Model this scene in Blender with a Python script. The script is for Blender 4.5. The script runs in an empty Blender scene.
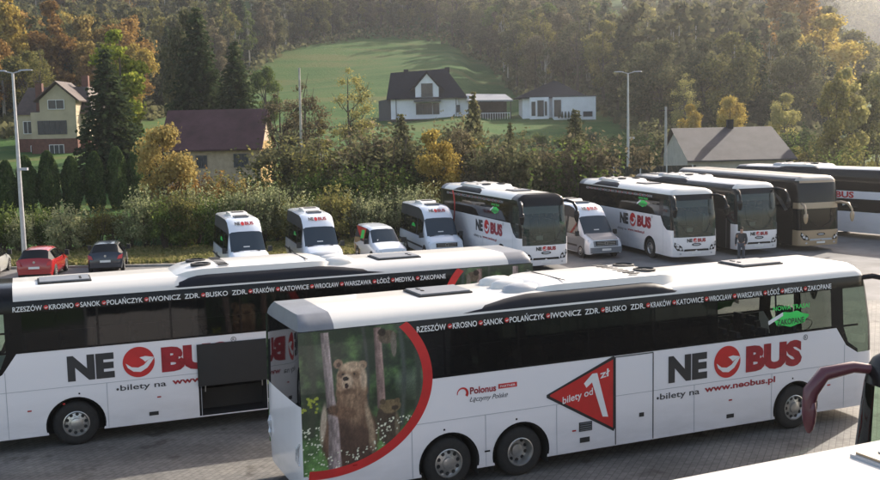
import bpy, bmesh, math, random
import numpy as np
from mathutils import Vector, Matrix
from mathutils.geometry import tessellate_polygon

random.seed(7); rng = np.random.default_rng(7)
scene = bpy.context.scene
PI = math.pi
# ------------------------------------------------------------------ camera
CAMH = 7.42
cam = bpy.data.cameras.new('camera'); cam_ob = bpy.data.objects.new('camera', cam)
scene.collection.objects.link(cam_ob); scene.camera = cam_ob
cam.sensor_fit = 'HORIZONTAL'; cam.sensor_width = 36; cam.lens = 1053.05 / 880 * 36
cam.clip_start = .1; cam.clip_end = 6000
Rv = Vector((.99979028, -.00232842, -.0203466)); Uv = Vector((.02047939, .11367203, .99330724)); Fv = Vector((0, .9935156, -.11369588))
m = Matrix.Identity(4)
for i in range(3): m[i][0], m[i][1], m[i][2] = Rv[i], Uv[i], -Fv[i]
m[2][3] = CAMH
cam_ob.matrix_world = m
# ------------------------------------------------------------------ light
SUN_EL, SUN_AZ = math.radians(29), math.radians(42)      # azimuth clockwise from +Y
world = bpy.data.worlds.new('World'); scene.world = world; world.use_nodes = True
nt = world.node_tree; bg = nt.nodes['Background']
sky = nt.nodes.new('ShaderNodeTexSky'); sky.sky_type = 'NISHITA'; sky.sun_disc = False
sky.sun_elevation = SUN_EL; sky.sun_rotation = SUN_AZ; sky.altitude = 350; sky.air_density = 1.0; sky.dust_density = 3.0; sky.ozone_density = .4
wm = nt.nodes.new('ShaderNodeMix'); wm.data_type = 'RGBA'; wm.blend_type = 'MULTIPLY'; wm.inputs[0].default_value = 1; wm.inputs[7].default_value = (1.12, 1.0, .90, 1)
nt.links.new(sky.outputs[0], wm.inputs[6]); nt.links.new(wm.outputs[2], bg.inputs[0]); bg.inputs[1].default_value = .15
sl = bpy.data.lights.new('sun', 'SUN'); sl.energy = 3.8; sl.angle = math.radians(.6); sl.color = (1, .91, .79)
sun = bpy.data.objects.new('sun', sl); scene.collection.objects.link(sun)
sd = Vector((math.sin(SUN_AZ) * math.cos(SUN_EL), math.cos(SUN_AZ) * math.cos(SUN_EL), math.sin(SUN_EL)))
sun.rotation_euler = sd.to_track_quat('Z', 'Y').to_euler(); sun.location = (60, 60, 60)
scene.view_settings.view_transform = 'Standard'; scene.view_settings.look = 'None'
scene.view_settings.exposure = 1.1; scene.view_settings.gamma = 1
scene.cycles.volume_bounces = 0; scene.cycles.max_bounces = 8; scene.cycles.transparent_max_bounces = 24
HAZE = .00028

C = scene.collection
# ------------------------------------------------------------------ helpers
def lin(c): return tuple(((x / 255) / 12.92 if x <= 10 else (((x / 255) + .055) / 1.055) ** 2.4) for x in c)
def nodes(name):
    mt = bpy.data.materials.new(name); mt.use_nodes = True
    return mt, mt.node_tree, mt.node_tree.nodes['Principled BSDF']
def ramp(t, stops):
    r = t.nodes.new('ShaderNodeValToRGB'); e = r.color_ramp.elements
    while len(e) < len(stops): e.new(.5)
    for k, (p, c) in enumerate(stops): e[k].position = p; e[k].color = (*c, 1)
    return r
def noise(t, scale, detail=4, coord='Object', rough=.6, stretch=None):
    n = t.nodes.new('ShaderNodeTexNoise'); n.inputs['Scale'].default_value = scale; n.inputs['Detail'].default_value = detail; n.inputs['Roughness'].default_value = rough
    tc = t.nodes.new('ShaderNodeTexCoord')
    if stretch:
        mp = t.nodes.new('ShaderNodeMapping'); mp.inputs['Scale'].default_value = stretch
        t.links.new(tc.outputs[coord], mp.inputs[0]); t.links.new(mp.outputs[0], n.inputs[0])
    else: t.links.new(tc.outputs[coord], n.inputs[0])
    return n
def M_plain(name, col, rough=.6, metal=0, var=.12, scale=3, bump=0, coat=0, spec=.5, stretch=None):
    mt, t, b = nodes(name)
    n = noise(t, scale, 5, stretch=stretch)
    r = ramp(t, [(.3, tuple(x * (1 - var) for x in col)), (.7, tuple(min(1, x * (1 + var)) for x in col))])
    t.links.new(n.outputs[0], r.inputs[0]); t.links.new(r.outputs[0], b.inputs['Base Color'])
    b.inputs['Roughness'].default_value = rough; b.inputs['Metallic'].default_value = metal
    b.inputs['Specular IOR Level'].default_value = spec
    if coat: b.inputs['Coat Weight'].default_value = coat; b.inputs['Coat Roughness'].default_value = .06
    if bump:
        bp = t.nodes.new('ShaderNodeBump'); bp.inputs['Strength'].default_value = bump; bp.inputs['Distance'].default_value = .05
        n2 = noise(t, scale * 6, 4); t.links.new(n2.outputs[0], bp.inputs['Height']); t.links.new(bp.outputs[0], b.inputs['Normal'])
    return mt
def M_paint(name, col, dirt=.25, rough=.22):
    # coach paint: clear coat, slight panel waviness, road film rising from the skirt
    mt, t, b = nodes(name)
    tc = t.nodes.new('ShaderNodeTexCoord'); sp = t.nodes.new('ShaderNodeSeparateXYZ'); t.links.new(tc.outputs['Object'], sp.inputs[0])
    n = noise(t, 2.2, 6, stretch=(.6, .6, 2))
    mr = t.nodes.new('ShaderNodeMapRange'); mr.inputs[1].default_value = .2; mr.inputs[2].default_value = 1.3; mr.inputs[3].default_value = dirt; mr.inputs[4].default_value = .03
    t.links.new(sp.outputs[2], mr.inputs[0])
    mu = t.nodes.new('ShaderNodeMath'); mu.operation = 'MULTIPLY'; t.links.new(n.outputs[0], mu.inputs[0]); t.links.new(mr.outputs[0], mu.inputs[1])
    mx = t.nodes.new('ShaderNodeMix'); mx.data_type = 'RGBA'; mx.inputs[6].default_value = (*col, 1); mx.inputs[7].default_value = (.16, .14, .12, 1)
    t.links.new(mu.outputs[0], mx.inputs[0]); t.links.new(mx.outputs[2], b.inputs['Base Color'])
    b.inputs['Roughness'].default_value = rough; b.inputs['Coat Weight'].default_value = .5; b.inputs['Coat Roughness'].default_value = .08
    n2 = noise(t, .9, 2); bp = t.nodes.new('ShaderNodeBump'); bp.inputs['Strength'].default_value = .12; bp.inputs['Distance'].default_value = .04
    t.links.new(n2.outputs[0], bp.inputs['Height']); t.links.new(bp.outputs[0], b.inputs['Normal']); t.links.new(bp.outputs[0], b.inputs['Coat Normal'])
    return mt
def M_glass(name, tint, mixopaque=.0, refl=.045, body=(.006, .0065, .007)):
    # tinted pane: partly see-through, glossy at grazing angles
    mt, t, b = nodes(name); out = t.nodes['Material Output']
    b.inputs['Base Color'].default_value = (*body, 1); b.inputs['Roughness'].default_value = .04; b.inputs['Specular IOR Level'].default_value = .3
    n2 = noise(t, .7, 2); bp = t.nodes.new('ShaderNodeBump'); bp.inputs['Strength'].default_value = .1; bp.inputs['Distance'].default_value = .03
    t.links.new(n2.outputs[0], bp.inputs['Height']); t.links.new(bp.outputs[0], b.inputs['Normal'])
    if mixopaque >= 1: return mt
    tr = t.nodes.new('ShaderNodeBsdfTransparent'); tr.inputs[0].default_value = (*tint, 1)
    gl = t.nodes.new('ShaderNodeBsdfGlossy'); gl.inputs['Roughness'].default_value = .03; t.links.new(bp.outputs[0], gl.inputs['Normal'])
    lw = t.nodes.new('ShaderNodeLayerWeight'); lw.inputs[0].default_value = .5
    pw = t.nodes.new('ShaderNodeMath'); pw.operation = 'POWER'; pw.inputs[1].default_value = 4; t.links.new(lw.outputs['Facing'], pw.inputs[0])
    fr = t.nodes.new('ShaderNodeMath'); fr.operation = 'MULTIPLY_ADD'; fr.inputs[1].default_value = .8; fr.inputs[2].default_value = refl; t.links.new(pw.outputs[0], fr.inputs[0])
    m1 = t.nodes.new('ShaderNodeMixShader'); t.links.new(fr.outputs[0], m1.inputs[0]); t.links.new(tr.outputs[0], m1.inputs[1]); t.links.new(gl.outputs[0], m1.inputs[2])
    m2 = t.nodes.new('ShaderNodeMixShader'); m2.inputs[0].default_value = mixopaque; t.links.new(m1.outputs[0], m2.inputs[1]); t.links.new(b.outputs[0], m2.inputs[2])
    t.links.new(m2.outputs[0], out.inputs[0]); return mt
def M_leaf(name, c1, c2, c3=None, trans=.45):
    mt, t, b = nodes(name); out = t.nodes['Material Output']
    g = t.nodes.new('ShaderNodeNewGeometry'); oi = t.nodes.new('ShaderNodeObjectInfo')
    n = noise(t, .55, 3)
    a1 = t.nodes.new('ShaderNodeMath'); a1.operation = 'MULTIPLY_ADD'; a1.inputs[1].default_value = .45
    t.links.new(g.outputs['Random Per Island'], a1.inputs[0]); t.links.new(n.outputs[0], a1.inputs[2])
    a2 = t.nodes.new('ShaderNodeMath'); a2.operation = 'MULTIPLY_ADD'; a2.inputs[1].default_value = .3; t.links.new(oi.outputs['Random'], a2.inputs[0]); t.links.new(a1.outputs[0], a2.inputs[2])
    r = ramp(t, [(.42, c1), (.8, c2), (1.0, c3 or c2)]); t.links.new(a2.outputs[0], r.inputs[0])
    d = t.nodes.new('ShaderNodeBsdfDiffuse'); tr = t.nodes.new('ShaderNodeBsdfTranslucent'); mx = t.nodes.new('ShaderNodeMixShader'); mx.inputs[0].default_value = trans
    t.links.new(r.outputs[0], d.inputs[0]); t.links.new(r.outputs[0], tr.inputs[0]); t.links.new(d.outputs[0], mx.inputs[1]); t.links.new(tr.outputs[0], mx.inputs[2])
    t.links.new(mx.outputs[0], out.inputs[0]); return mt

white = M_paint('white_paint', (.80, .78, .79), dirt=.5); roofwhite = M_paint('roof_white', (.66, .64, .60), dirt=.1, rough=.4)
black = M_plain('black_trim', (.006, .006, .007), .18, var=.1, spec=.25)
mattblack = M_plain('matt_black', (.018, .018, .018), .7)
charcoal = M_plain('charcoal_vinyl', (.03, .031, .034), .35, var=.08)
dred = M_plain('dark_red_vinyl', (.30, .012, .022), .35, var=.25, scale=5)
red = M_plain('red_vinyl', (.52, .022, .022), .35, var=.12)
textwhite = M_plain('white_vinyl', (.75, .75, .74), .4, var=.04)
green = M_plain('green_sticker', (.03, .62, .10), .5, var=.1)
grey = M_plain('grey_plastic', (.16, .17, .19), .4); lgrey = M_plain('light_grey_plastic', (.38, .39, .41), .4, var=.06)
silver = M_plain('silver_metal', (.45, .44, .42), .3, metal=.8, scale=8); steel = M_plain('galvanised_steel', (.42, .43, .44), .5, metal=.4, scale=4)
rubber = M_plain('rubber', (.016, .015, .014), .85, var=.3, scale=9)
maroon = M_paint('maroon_paint', (.09, .012, .022), dirt=.3, rough=.5); beige = M_paint('beige_paint', (.36, .26, .155)); creamroof = M_paint('cream_roof', (.30, .285, .25), dirt=.1, rough=.5); blackpaint = M_plain('black_paint', (.012, .011, .011), .3, spec=.3)
glass_d = M_glass('dark_window_glass', (.10, .11, .11), .7); glass_l = M_glass('light_window_glass', (.55, .58, .55), .08)
glass_o = M_glass('black_window_glass', (0, 0, 0), 1); glass_w = M_glass('windscreen_glass', (.5, .58, .54), .5, refl=.06, body=(.045, .068, .064)); glass_v = M_glass('minibus_windscreen_glass', (0, 0, 0), 1, body=(.035, .05, .065))
glass_c = M_glass('clear_windscreen_glass', (.62, .74, .66), .0)
lens = M_plain('lamp_lens', (.55, .56, .58), .08, metal=.3, var=.3, scale=20); redlens = M_plain('red_lamp_lens', (.4, .02, .02), .1)
seatm = M_plain('seat_fabric', (.05, .05, .07), .9, var=.4, scale=12); floorm = M_plain('cabin_floor', (.05, .05, .05), .9)
plate = M_plain('number_plate_white', (.7, .7, .68), .5, var=.02)

class MB:
    def __init__(s): s.v = []; s.f = []; s.m = []
    def add(s, vs, fs, mi=0):
        o = len(s.v); s.v += [tuple(p) for p in vs]; s.f += [tuple(i + o for i in f) for f in fs]; s.m += [mi] * len(fs); return s
    def box(s, c, d, mi=0, rz=0, ry=0, rx=0):
        M = Matrix.Translation(c) @ Matrix.Rotation(rz, 4, 'Z') @ Matrix.Rotation(ry, 4, 'Y') @ Matrix.Rotation(rx, 4, 'X')
        vs = [M @ Vector((x * d[0] / 2, y * d[1] / 2, z * d[2] / 2)) for x in (-1, 1) for y in (-1, 1) for z in (-1, 1)]
        return s.add(vs, [(0, 1, 3, 2), (4, 6, 7, 5), (0, 4, 5, 1), (2, 3, 7, 6), (0, 2, 6, 4), (1, 5, 7, 3)], mi)
    def tube(s, pts, r, n=8, mi=0, caps=True):
        pts = [Vector(p) for p in pts]; rs = r if isinstance(r, (list, tuple)) else [r] * len(pts)
        vs = []
        for i, p in enumerate(pts):
            d = (pts[min(i + 1, len(pts) - 1)] - pts[max(i - 1, 0)]).normalized()
            a = d.cross(Vector((0, 0, 1))) if abs(d.z) < .95 else d.cross(Vector((1, 0, 0)))
            a.normalize(); b = d.cross(a)
            vs += [p + (a * math.cos(2 * PI * k / n) + b * math.sin(2 * PI * k / n)) * rs[i] for k in range(n)]
        fs = [(i * n + k, i * n + (k + 1) % n, (i + 1) * n + (k + 1) % n, (i + 1) * n + k) for i in range(len(pts) - 1) for k in range(n)]
        if caps: fs += [tuple(range(n)), tuple((len(pts) - 1) * n + k for k in range(n))]
        return s.add(vs, fs, mi)
    def lathe(s, prof, c, axis='Y', n=24, mi=0, sgn=1):
        # prof: (radius, offset along the axis)
        vs = []
        for r, h in prof:
            for k in range(n):
                a = 2 * PI * k / n; p = (r * math.cos(a), h * sgn, r * math.sin(a)) if axis == 'Y' else ((r * math.cos(a), r * math.sin(a), h * sgn) if axis == 'Z' else (h * sgn, r * math.cos(a), r * math.sin(a)))
                vs.append((c[0] + p[0], c[1] + p[1], c[2] + p[2]))
        fs = [(i * n + k, i * n + (k + 1) % n, (i + 1) * n + (k + 1) % n, (i + 1) * n + k) for i in range(len(prof) - 1) for k in range(n)]
        return s.add(vs, fs, mi)
    def prism(s, poly, f3, f4, mi=0):
        # poly in 2D -> solid between the two mappings f3, f4
        n = len(poly); a = [f3(*p) for p in poly]; b = [f4(*p) for p in poly]
        return s.add(a + b, [tuple(range(n)), tuple(range(2 * n - 1, n - 1, -1))] + [(i, (i + 1) % n, n + (i + 1) % n, n + i) for i in range(n)], mi)
    def build(s, name, mats, parent=None, smooth=False, angle=None):
        me = bpy.data.meshes.new(name); me.from_pydata(s.v, [], s.f); me.update()
        for mt in (mats if isinstance(mats, (list, tuple)) else [mats]): me.materials.append(mt)
        me.polygons.foreach_set('material_index', s.m)
        if smooth:
            bm = bmesh.new(); bm.from_mesh(me); bmesh.ops.remove_doubles(bm, verts=bm.verts, dist=.0004); bmesh.ops.recalc_face_normals(bm, faces=bm.faces)
            lim = math.radians(angle or 35)
            for f in bm.faces: f.smooth = True
            for e in bm.edges: e.smooth = len(e.link_faces) == 2 and e.calc_face_angle(0) < lim
            bm.to_mesh(me); bm.free()
        o = bpy.data.objects.new(name, me); C.objects.link(o)
        if parent: o.parent = parent
        return o
def tag(o, label, cat, group=None, kind=None):
    if label: o['label'] = label
    if cat: o['category'] = cat
    if group: o['group'] = group
    if kind: o['kind'] = kind
    return o
def thing(name, label, cat, loc=(0, 0, 0), rz=0, group=None):
    o = bpy.data.objects.new(name, None); C.objects.link(o); o.location = loc; o.rotation_euler = (0, 0, rz); o.empty_display_size = .3
    return tag(o, label, cat, group)
def copy_tree(o, parent=None):
    c = o.copy(); C.objects.link(c); c.parent = parent
    for ch in list(o.children): copy_tree(ch, c)
    return c
def lerp_tab(tab, x):
    if x <= tab[0][0]: return tab[0][1]
    for (a, b), (c, d) in zip(tab, tab[1:]):
        if x <= c: return b + (d - b) * (x - a) / (c - a)
    return tab[-1][1]
# --- lettering
_tc = {}
def glyphs(s, bold=.0):
    k = (s, bold)
    if k not in _tc:
        cu = bpy.data.curves.new('t', 'FONT'); cu.body = s; cu.size = 1; cu.resolution_u = 3; cu.offset = bold; cu.fill_mode = 'FRONT'
        ob = bpy.data.objects.new('t', cu); C.objects.link(ob); bpy.context.view_layer.update()
        me = bpy.data.meshes.new_from_object(ob.evaluated_get(bpy.context.evaluated_depsgraph_get()))
        _tc[k] = ([(v.co.x, v.co.y) for v in me.vertices], [tuple(p.vertices) for p in me.polygons])
        bpy.data.objects.remove(ob); bpy.data.curves.remove(cu); bpy.data.meshes.remove(me)
    return _tc[k]
def text(mb, s, x0, x1, y, cap, fmap, mi=0, bold=.02, slant=0):
    """lay s between x0 and x1 on the baseline y with the given capital height; fmap(x, y) -> 3D"""
    vs, fs = glyphs(s, bold)
    if not vs: return
    mn = min(v[0] for v in vs); mx = max(v[0] for v in vs); k = (x1 - x0) / (mx - mn); ky = cap / .70
    mb.add([fmap(x0 + (v[0] - mn) * k + slant * v[1] * ky, y + v[1] * ky) for v in vs], fs, mi)

# ------------------------------------------------------------------ terrain
def sstep(a, b, x): t = min(1, max(0, (x - a) / (b - a))); return t * t * (3 - 2 * t)
T_MAIN = [(0, 0), (30, 1.6), (66, 4.0), (120, 8.1), (170, 15.5), (250, 30.5), (340, 58), (480, 95), (700, 118), (1100, 125), (2500, 130)]
T_RIGHT = [(0, 0), (30, 1.0), (66, 2.2), (120, 4.2), (240, 10), (340, 20), (420, 29), (540, 38), (700, 70), (950, 120), (1300, 140), (2500, 145)]
def ground_z(x, y):
    if y < 50: return 0.
    b = x / max(y, 1)
    y0 = 61 + 15 * sstep(4, 10, x)
    yy = max(0, y - y0)
    k = sstep(.30, .42, b)
    z = lerp_tab(T_MAIN, yy) * (1 - k) + lerp_tab(T_RIGHT, yy) * k
    u = sstep(0, 60, yy)
    z += u * (.5 * math.sin(x * .05 + y * .03) + .35 * math.sin(x * .11 - y * .07)) * min(1.6, 1 + yy / 300)
    return z
def make_terrain():
    ys = list(np.arange(-60, 50, 15)) + list(np.arange(50, 130, 2.5)) + list(np.arange(130, 420, 6)) + list(np.arange(420, 1200, 30)) + [1300, 1600, 2200, 3000]
    xs = sorted(set([-2500, -1800, -1300, -1000, -800, -650, -520] + list(np.arange(-440, -120, 12)) + list(np.arange(-120, 121, 3)) + list(np.arange(126, 440, 12)) + [440, 520, 650, 800, 1000, 1300, 1800, 2500]))
    nx = len(xs); vs = []
    for y in ys:
        for x in xs:
            vs.append((float(x), float(y), ground_z(x, y) - .02))
    fs = [(j * nx + i, j * nx + i + 1, (j + 1) * nx + i + 1, (j + 1) * nx + i) for j in range(len(ys) - 1) for i in range(nx - 1)]
    mb = MB(); mb.add(vs, fs)
    mt, t, b = nodes('grassland')
    n1 = noise(t, .06, 6); n2 = noise(t, 1.5, 6); n3 = noise(t, .05, 4, stretch=(.22, 2.6, 1))
    r1 = ramp(t, [(.30, (.026, .060, .018)), (.47, (.042, .095, .024)), (.58, (.060, .112, .03)), (.74, (.10, .115, .04))])
    ad = t.nodes.new('ShaderNodeMath'); ad.operation = 'MULTIPLY_ADD'; ad.inputs[1].default_value = .45; t.links.new(n2.outputs[0], ad.inputs[0])
    mm = t.nodes.new('ShaderNodeMath'); mm.operation = 'MULTIPLY_ADD'; mm.inputs[1].default_value = .55; t.links.new(n1.outputs[0], mm.inputs[0]); t.links.new(n3.outputs[0], mm.inputs[2])
    sb = t.nodes.new('ShaderNodeMath'); sb.operation = 'SUBTRACT'; t.links.new(mm.outputs[0], sb.inputs[0]); sb.inputs[1].default_value = .42; t.links.new(sb.outputs[0], ad.inputs[2])
    t.links.new(ad.outputs[0], r1.inputs[0]); t.links.new(r1.outputs[0], b.inputs['Base Color']); b.inputs['Roughness'].default_value = .95; b.inputs['Specular IOR Level'].default_value = .1
    bp = t.nodes.new('ShaderNodeBump'); bp.inputs['Strength'].default_value = .8; bp.inputs['Distance'].default_value = .3; t.links.new(n2.outputs[0], bp.inputs['Height']); t.links.new(bp.outputs[0], b.inputs['Normal'])
    o = mb.build('terrain', mt, smooth=True, angle=80); o['kind'] = 'structure'
make_terrain()
def sheet(name, poly, z, mt):
    mb = MB(); mb.add([(x, y, z) for x, y in poly], [tuple(range(len(poly)))])
    o = mb.build(name, mt); o['kind'] = 'structure'; return o
def M_pavers():
    mt, t, b = nodes('concrete_pavers')
    tc = t.nodes.new('ShaderNodeTexCoord'); mp = t.nodes.new('ShaderNodeMapping'); mp.inputs['Rotation'].default_value = (0, 0, .4 + PI / 2)
    t.links.new(tc.outputs['Object'], mp.inputs[0])
    br = t.nodes.new('ShaderNodeTexBrick'); br.inputs['Scale'].default_value = 1; br.inputs['Brick Width'].default_value = .24; br.inputs['Row Height'].default_value = .14; br.inputs['Mortar Size'].default_value = .011; br.inputs['Mortar Smooth'].default_value = .4
    br.inputs['Color1'].default_value = (.175, .168, .155, 1); br.inputs['Color2'].default_value = (.205, .195, .18, 1); br.inputs['Mortar'].default_value = (.105, .10, .09, 1); br.inputs['Bias'].default_value = -.1
    t.links.new(mp.outputs[0], br.inputs[0])
    n = noise(t, .35, 7); r = ramp(t, [(.3, (.5, .5, .5)), (.5, (.85, .85, .85)), (.72, (1.2, 1.18, 1.1))]); t.links.new(n.outputs[0], r.inputs[0])
    n3 = noise(t, 6, 6); r3 = ramp(t, [(.3, (.75, .75, .75)), (.7, (1.15, 1.15, 1.15))]); t.links.new(n3.outputs[0], r3.inputs[0])
    m1 = t.nodes.new('ShaderNodeMix'); m1.data_type = 'RGBA'; m1.blend_type = 'MULTIPLY'; m1.inputs[0].default_value = 1; t.links.new(br.outputs[0], m1.inputs[6]); t.links.new(r.outputs[0], m1.inputs[7])
    m2 = t.nodes.new('ShaderNodeMix'); m2.data_type = 'RGBA'; m2.blend_type = 'MULTIPLY'; m2.inputs[0].default_value = 1; t.links.new(m1.outputs[2], m2.inputs[6]); t.links.new(r3.outputs[0], m2.inputs[7])
    n4 = noise(t, 1.1, 4, rough=.5); r4 = ramp(t, [(.60, (1, 1, 1)), (.68, (.5, .48, .46))]); t.links.new(n4.outputs[0], r4.inputs[0])
    n5 = noise(t, .5, 3, stretch=(.25, 2.5, 1)); r5 = ramp(t, [(.50, (1, 1, 1)), (.64, (.78, .77, .76))]); t.links.new(n5.outputs[0], r5.inputs[0])
    m3 = t.nodes.new('ShaderNodeMix'); m3.data_type = 'RGBA'; m3.blend_type = 'MULTIPLY'; m3.inputs[0].default_value = 1; t.links.new(m2.outputs[2], m3.inputs[6]); t.links.new(r4.outputs[0], m3.inputs[7])
    m4 = t.nodes.new('ShaderNodeMix'); m4.data_type = 'RGBA'; m4.blend_type = 'MULTIPLY'; m4.inputs[0].default_value = 1; t.links.new(m3.outputs[2], m4.inputs[6]); t.links.new(r5.outputs[0], m4.inputs[7])
    t.links.new(m4.outputs[2], b.inputs['Base Color']); b.inputs['Roughness'].default_value = .75
    bp = t.nodes.new('ShaderNodeBump'); bp.inputs['Strength'].default_value = .3; bp.inputs['Distance'].default_value = .008; bp.invert = True; t.links.new(br.outputs['Fac'], bp.inputs['Height']); t.links.new(bp.outputs[0], b.inputs['Normal'])
    return mt
pav = M_pavers()
asph = M_plain('worn_asphalt', (.135, .133, .133), .8, var=.35, scale=.6, bump=.2)
sheet('parking_lot', [(-60, -30), (60, -30), (60, 60), (32, 76), (9, 72), (3, 60.5), (-12, 55.4), (-30, 55.6), (-60, 58)], 0.0, asph)
sheet('paved_apron', [(-60, -30), (60, -30), (60, 48), (30, 42), (-60, 34)], 0.004, pav)
# sandy shoulder between the lot and the grass verge
dirt = M_plain('dry_shoulder', (.26, .21, .14), .95, var=.4, scale=1.2, bump=.5)
sheet('gravel_shoulder', [(-30, 55.4), (-12, 55.2), (3, 60.3), (3, 61), (-12, 57.0), (-17.5, 56.2), (-30, 56.2)], .006, dirt)
# low kerb along the back of the lot
mb = MB()
kp = [(-30, 55.5), (-12, 55.3), (3, 60.4)]
for (a, b) in zip(kp, kp[1:]):
    d = Vector((b[0] - a[0], b[1] - a[1])); mb.box(((a[0] + b[0]) / 2, (a[1] + b[1]) / 2, .05), (d.length, .15, .12), rz=math.atan2(d.y, d.x))
o = mb.build('kerb', M_plain('kerb_concrete', (.33, .32, .30), .9, var=.2)); o['kind'] = 'structure'

# ------------------------------------------------------------------ coaches
def ell(c, rx, ry, n=40, a0=0, a1=2 * PI): return [(c[0] + rx * math.cos(a0 + (a1 - a0) * k / n), c[1] + ry * math.sin(a0 + (a1 - a0) * k / n)) for k in range(n + (0 if a1 - a0 > 6.2 else 1))]

def bear_print(side, hw, parent, umin=-11.93):
    """the photo wrap on the rear quarter: a bear hugging a tree, cubs, flowers; painted per vertex as one print"""
    du = .016
    us = np.arange(umin, -9.3, du); zs_ = np.arange(.62, 3.49, du)
    U, Z = np.meshgrid(us, zs_)
    # panel coordinates: X right 0..384, Y down 0..480 (a tall print)
    X = (U - umin) / 2.62 * 384; Y = (3.45 - Z) / 2.80 * 465
    n1 = rng.random(U.shape)
    def vn(sx, sy, seed):
        r = np.random.default_rng(seed).random((64, 64)); xx = X / sx + 5; yy = Y / sy + 5
        xi = np.floor(xx).astype(int); yi = np.floor(yy).astype(int); fx = xx - xi; fy = yy - yi; fx = fx * fx * (3 - 2 * fx); fy = fy * fy * (3 - 2 * fy)
        g = lambda a, b: r[b % 64, a % 64]
        return (g(xi, yi) * (1 - fx) + g(xi + 1, yi) * fx) * (1 - fy) + (g(xi, yi + 1) * (1 - fx) + g(xi + 1, yi + 1) * fx) * fy
    f = .5 * vn(40, 40, 1) + .3 * vn(17, 20, 2) + .2 * vn(7, 7, 3)
    fur = .5 * vn(5, 14, 4) + .5 * vn(3, 7, 5)
    dg = np.array([40, 54, 40.]); mg = np.array([104, 140, 78.]); pale = np.array([140, 150, 132.])
    col = dg + (mg - dg) * np.clip((f - .45) * 1.7, 0, 1)[..., None]
    col += (pale - col) * (np.clip((vn(60, 90, 8) - .62) * 1.6, 0, .5) * (Y < 250))[..., None]
    lg = np.array([112, 160, 84.]); k = np.clip((Y - 270) / 150, 0, 1) * .8
    col = col * (1 - k[..., None]) + (lg * (.55 + .8 * f[..., None])) * k[..., None]
    for tx, tw, tc in ((300, 8, (70, 78, 72)), (345, 10, (62, 70, 60)), (190, 6, (64, 70, 64)), (30, 12, (52, 62, 48))):
        mk = np.clip(1.3 - np.abs(X - tx - 8 * np.sin(Y / 90)) / tw, 0, 1) * (Y < 330); col = col * (1 - mk[..., None]) + np.array(tc) * mk[..., None]
    def blob(cx, cy, rx, ry, c, soft=.12, rot=0, tex=.3):
        nonlocal col
        ca, sa = math.cos(rot), math.sin(rot); x = (X - cx) * ca + (Y - cy) * sa; y = -(X - cx) * sa + (Y - cy) * ca
        d = np.sqrt((x / rx) ** 2 + (y / ry) ** 2) + (fur - .5) * .1
        a = np.clip((1 - d) / soft + .5, 0, 1)[..., None]; col = col * (1 - a) + np.array(c, float) * (1 - tex / 2 + tex * fur[..., None]) * a
    def strip(pts, c, tex=.4, seed=9):
        nonlocal col
        ys = [p[0] for p in pts]; xc = np.interp(Y, ys, [p[1] for p in pts]); w = np.interp(Y, ys, [p[2] for p in pts])
        d = np.abs(X - xc) / w; a = np.clip((1 - d) * 5, 0, 1) * (Y >= ys[0]) * (Y <= ys[-1])
        sh = (1.12 - .5 * np.clip((X - xc) / w, -1, 1) * -.6) * (1 - tex / 2 + tex * vn(4, 22, seed)); a = a[..., None]
        col = col * (1 - a) + np.array(c, float) * sh[..., None] * a
    strip([(0, 232, 12), (265, 236, 14)], (118, 98, 92), seed=11)
    blob(262, 34, 28, 22, (96, 84, 70), tex=.5); blob(280, 60, 9, 42, (112, 104, 92)); blob(246, 18, 12, 12, (52, 44, 38))
    # cub at the foot of the second tree
    blob(258, 330, 34, 62, (66, 56, 46), tex=.5); blob(282, 330, 7, 46, (110, 100, 80), .6); blob(262, 262, 33, 23, (112, 96, 70), tex=.5); blob(240, 244, 9, 9, (84, 70, 54)); blob(284, 246, 9, 9, (98, 84, 62)); blob(276, 268, 11, 8, (60, 50, 40)); blob(232, 300, 12, 34, (66, 56, 46))
    # big bear: body, shoulder rim, head
    blob(140, 350, 84, 118, (84, 62, 50)); blob(136, 330, 74, 108, (104, 80, 64)); blob(150, 380, 60, 74, (80, 60, 50)); blob(148, 235, 46, 62, (118, 92, 74)); blob(205, 360, 10, 56, (140, 120, 98), .5)
    blob(62, 290, 9, 62, (176, 160, 140), .5, .1)
    blob(112, 104, 14, 15, (140, 114, 92)); blob(113, 108, 7, 8, (78, 60, 50)); blob(183, 116, 14, 15, (150, 124, 100)); blob(183, 120, 7, 8, (84, 66, 54))
    blob(148, 198, 48, 40, (126, 100, 80), tex=.5); blob(148, 172, 45, 38, (146, 118, 94), tex=.5); blob(147, 146, 42, 42, (158, 130, 104), tex=.5); blob(152, 116, 32, 16, (182, 156, 128), .4, tex=.5); blob(185, 160, 10, 36, (186, 162, 136), .6, tex=.5)
    blob(122, 140, 12, 10, (112, 88, 70), .6); blob(160, 143, 12, 10, (116, 92, 72), .6); blob(136, 164, 17, 25, (184, 160, 134), .3, tex=.4); blob(140, 196, 20, 9, (84, 64, 52), .6)
    blob(132, 154, 9, 7, (26, 20, 20), tex=.1); blob(133, 177, 6, 9, (40, 24, 22), tex=.1); blob(124, 139, 3.4, 3.2, (16, 12, 10), tex=0); blob(158, 141, 3.4, 3.2, (16, 12, 10), tex=0)
    blob(198, 300, 9, 60, (156, 134, 110), .6, -.15, .5); blob(150, 250, 26, 60, (136, 110, 88), .8, tex=.5); blob(120, 350, 26, 70, (70, 52, 44), .9, tex=.5); blob(176, 420, 34, 40, (70, 52, 44), .8, tex=.5)
    # trunk it hugs, then the forepaw round it
    strip([(0, 76, 13), (200, 84, 14), (300, 92, 17), (445, 92, 22)], (128, 116, 114), seed=13)
    blob(124, 262, 40, 19, (112, 86, 68), .4, rot=.3, tex=.5); blob(92, 250, 17, 15, (92, 70, 56), .5, tex=.5)
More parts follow.
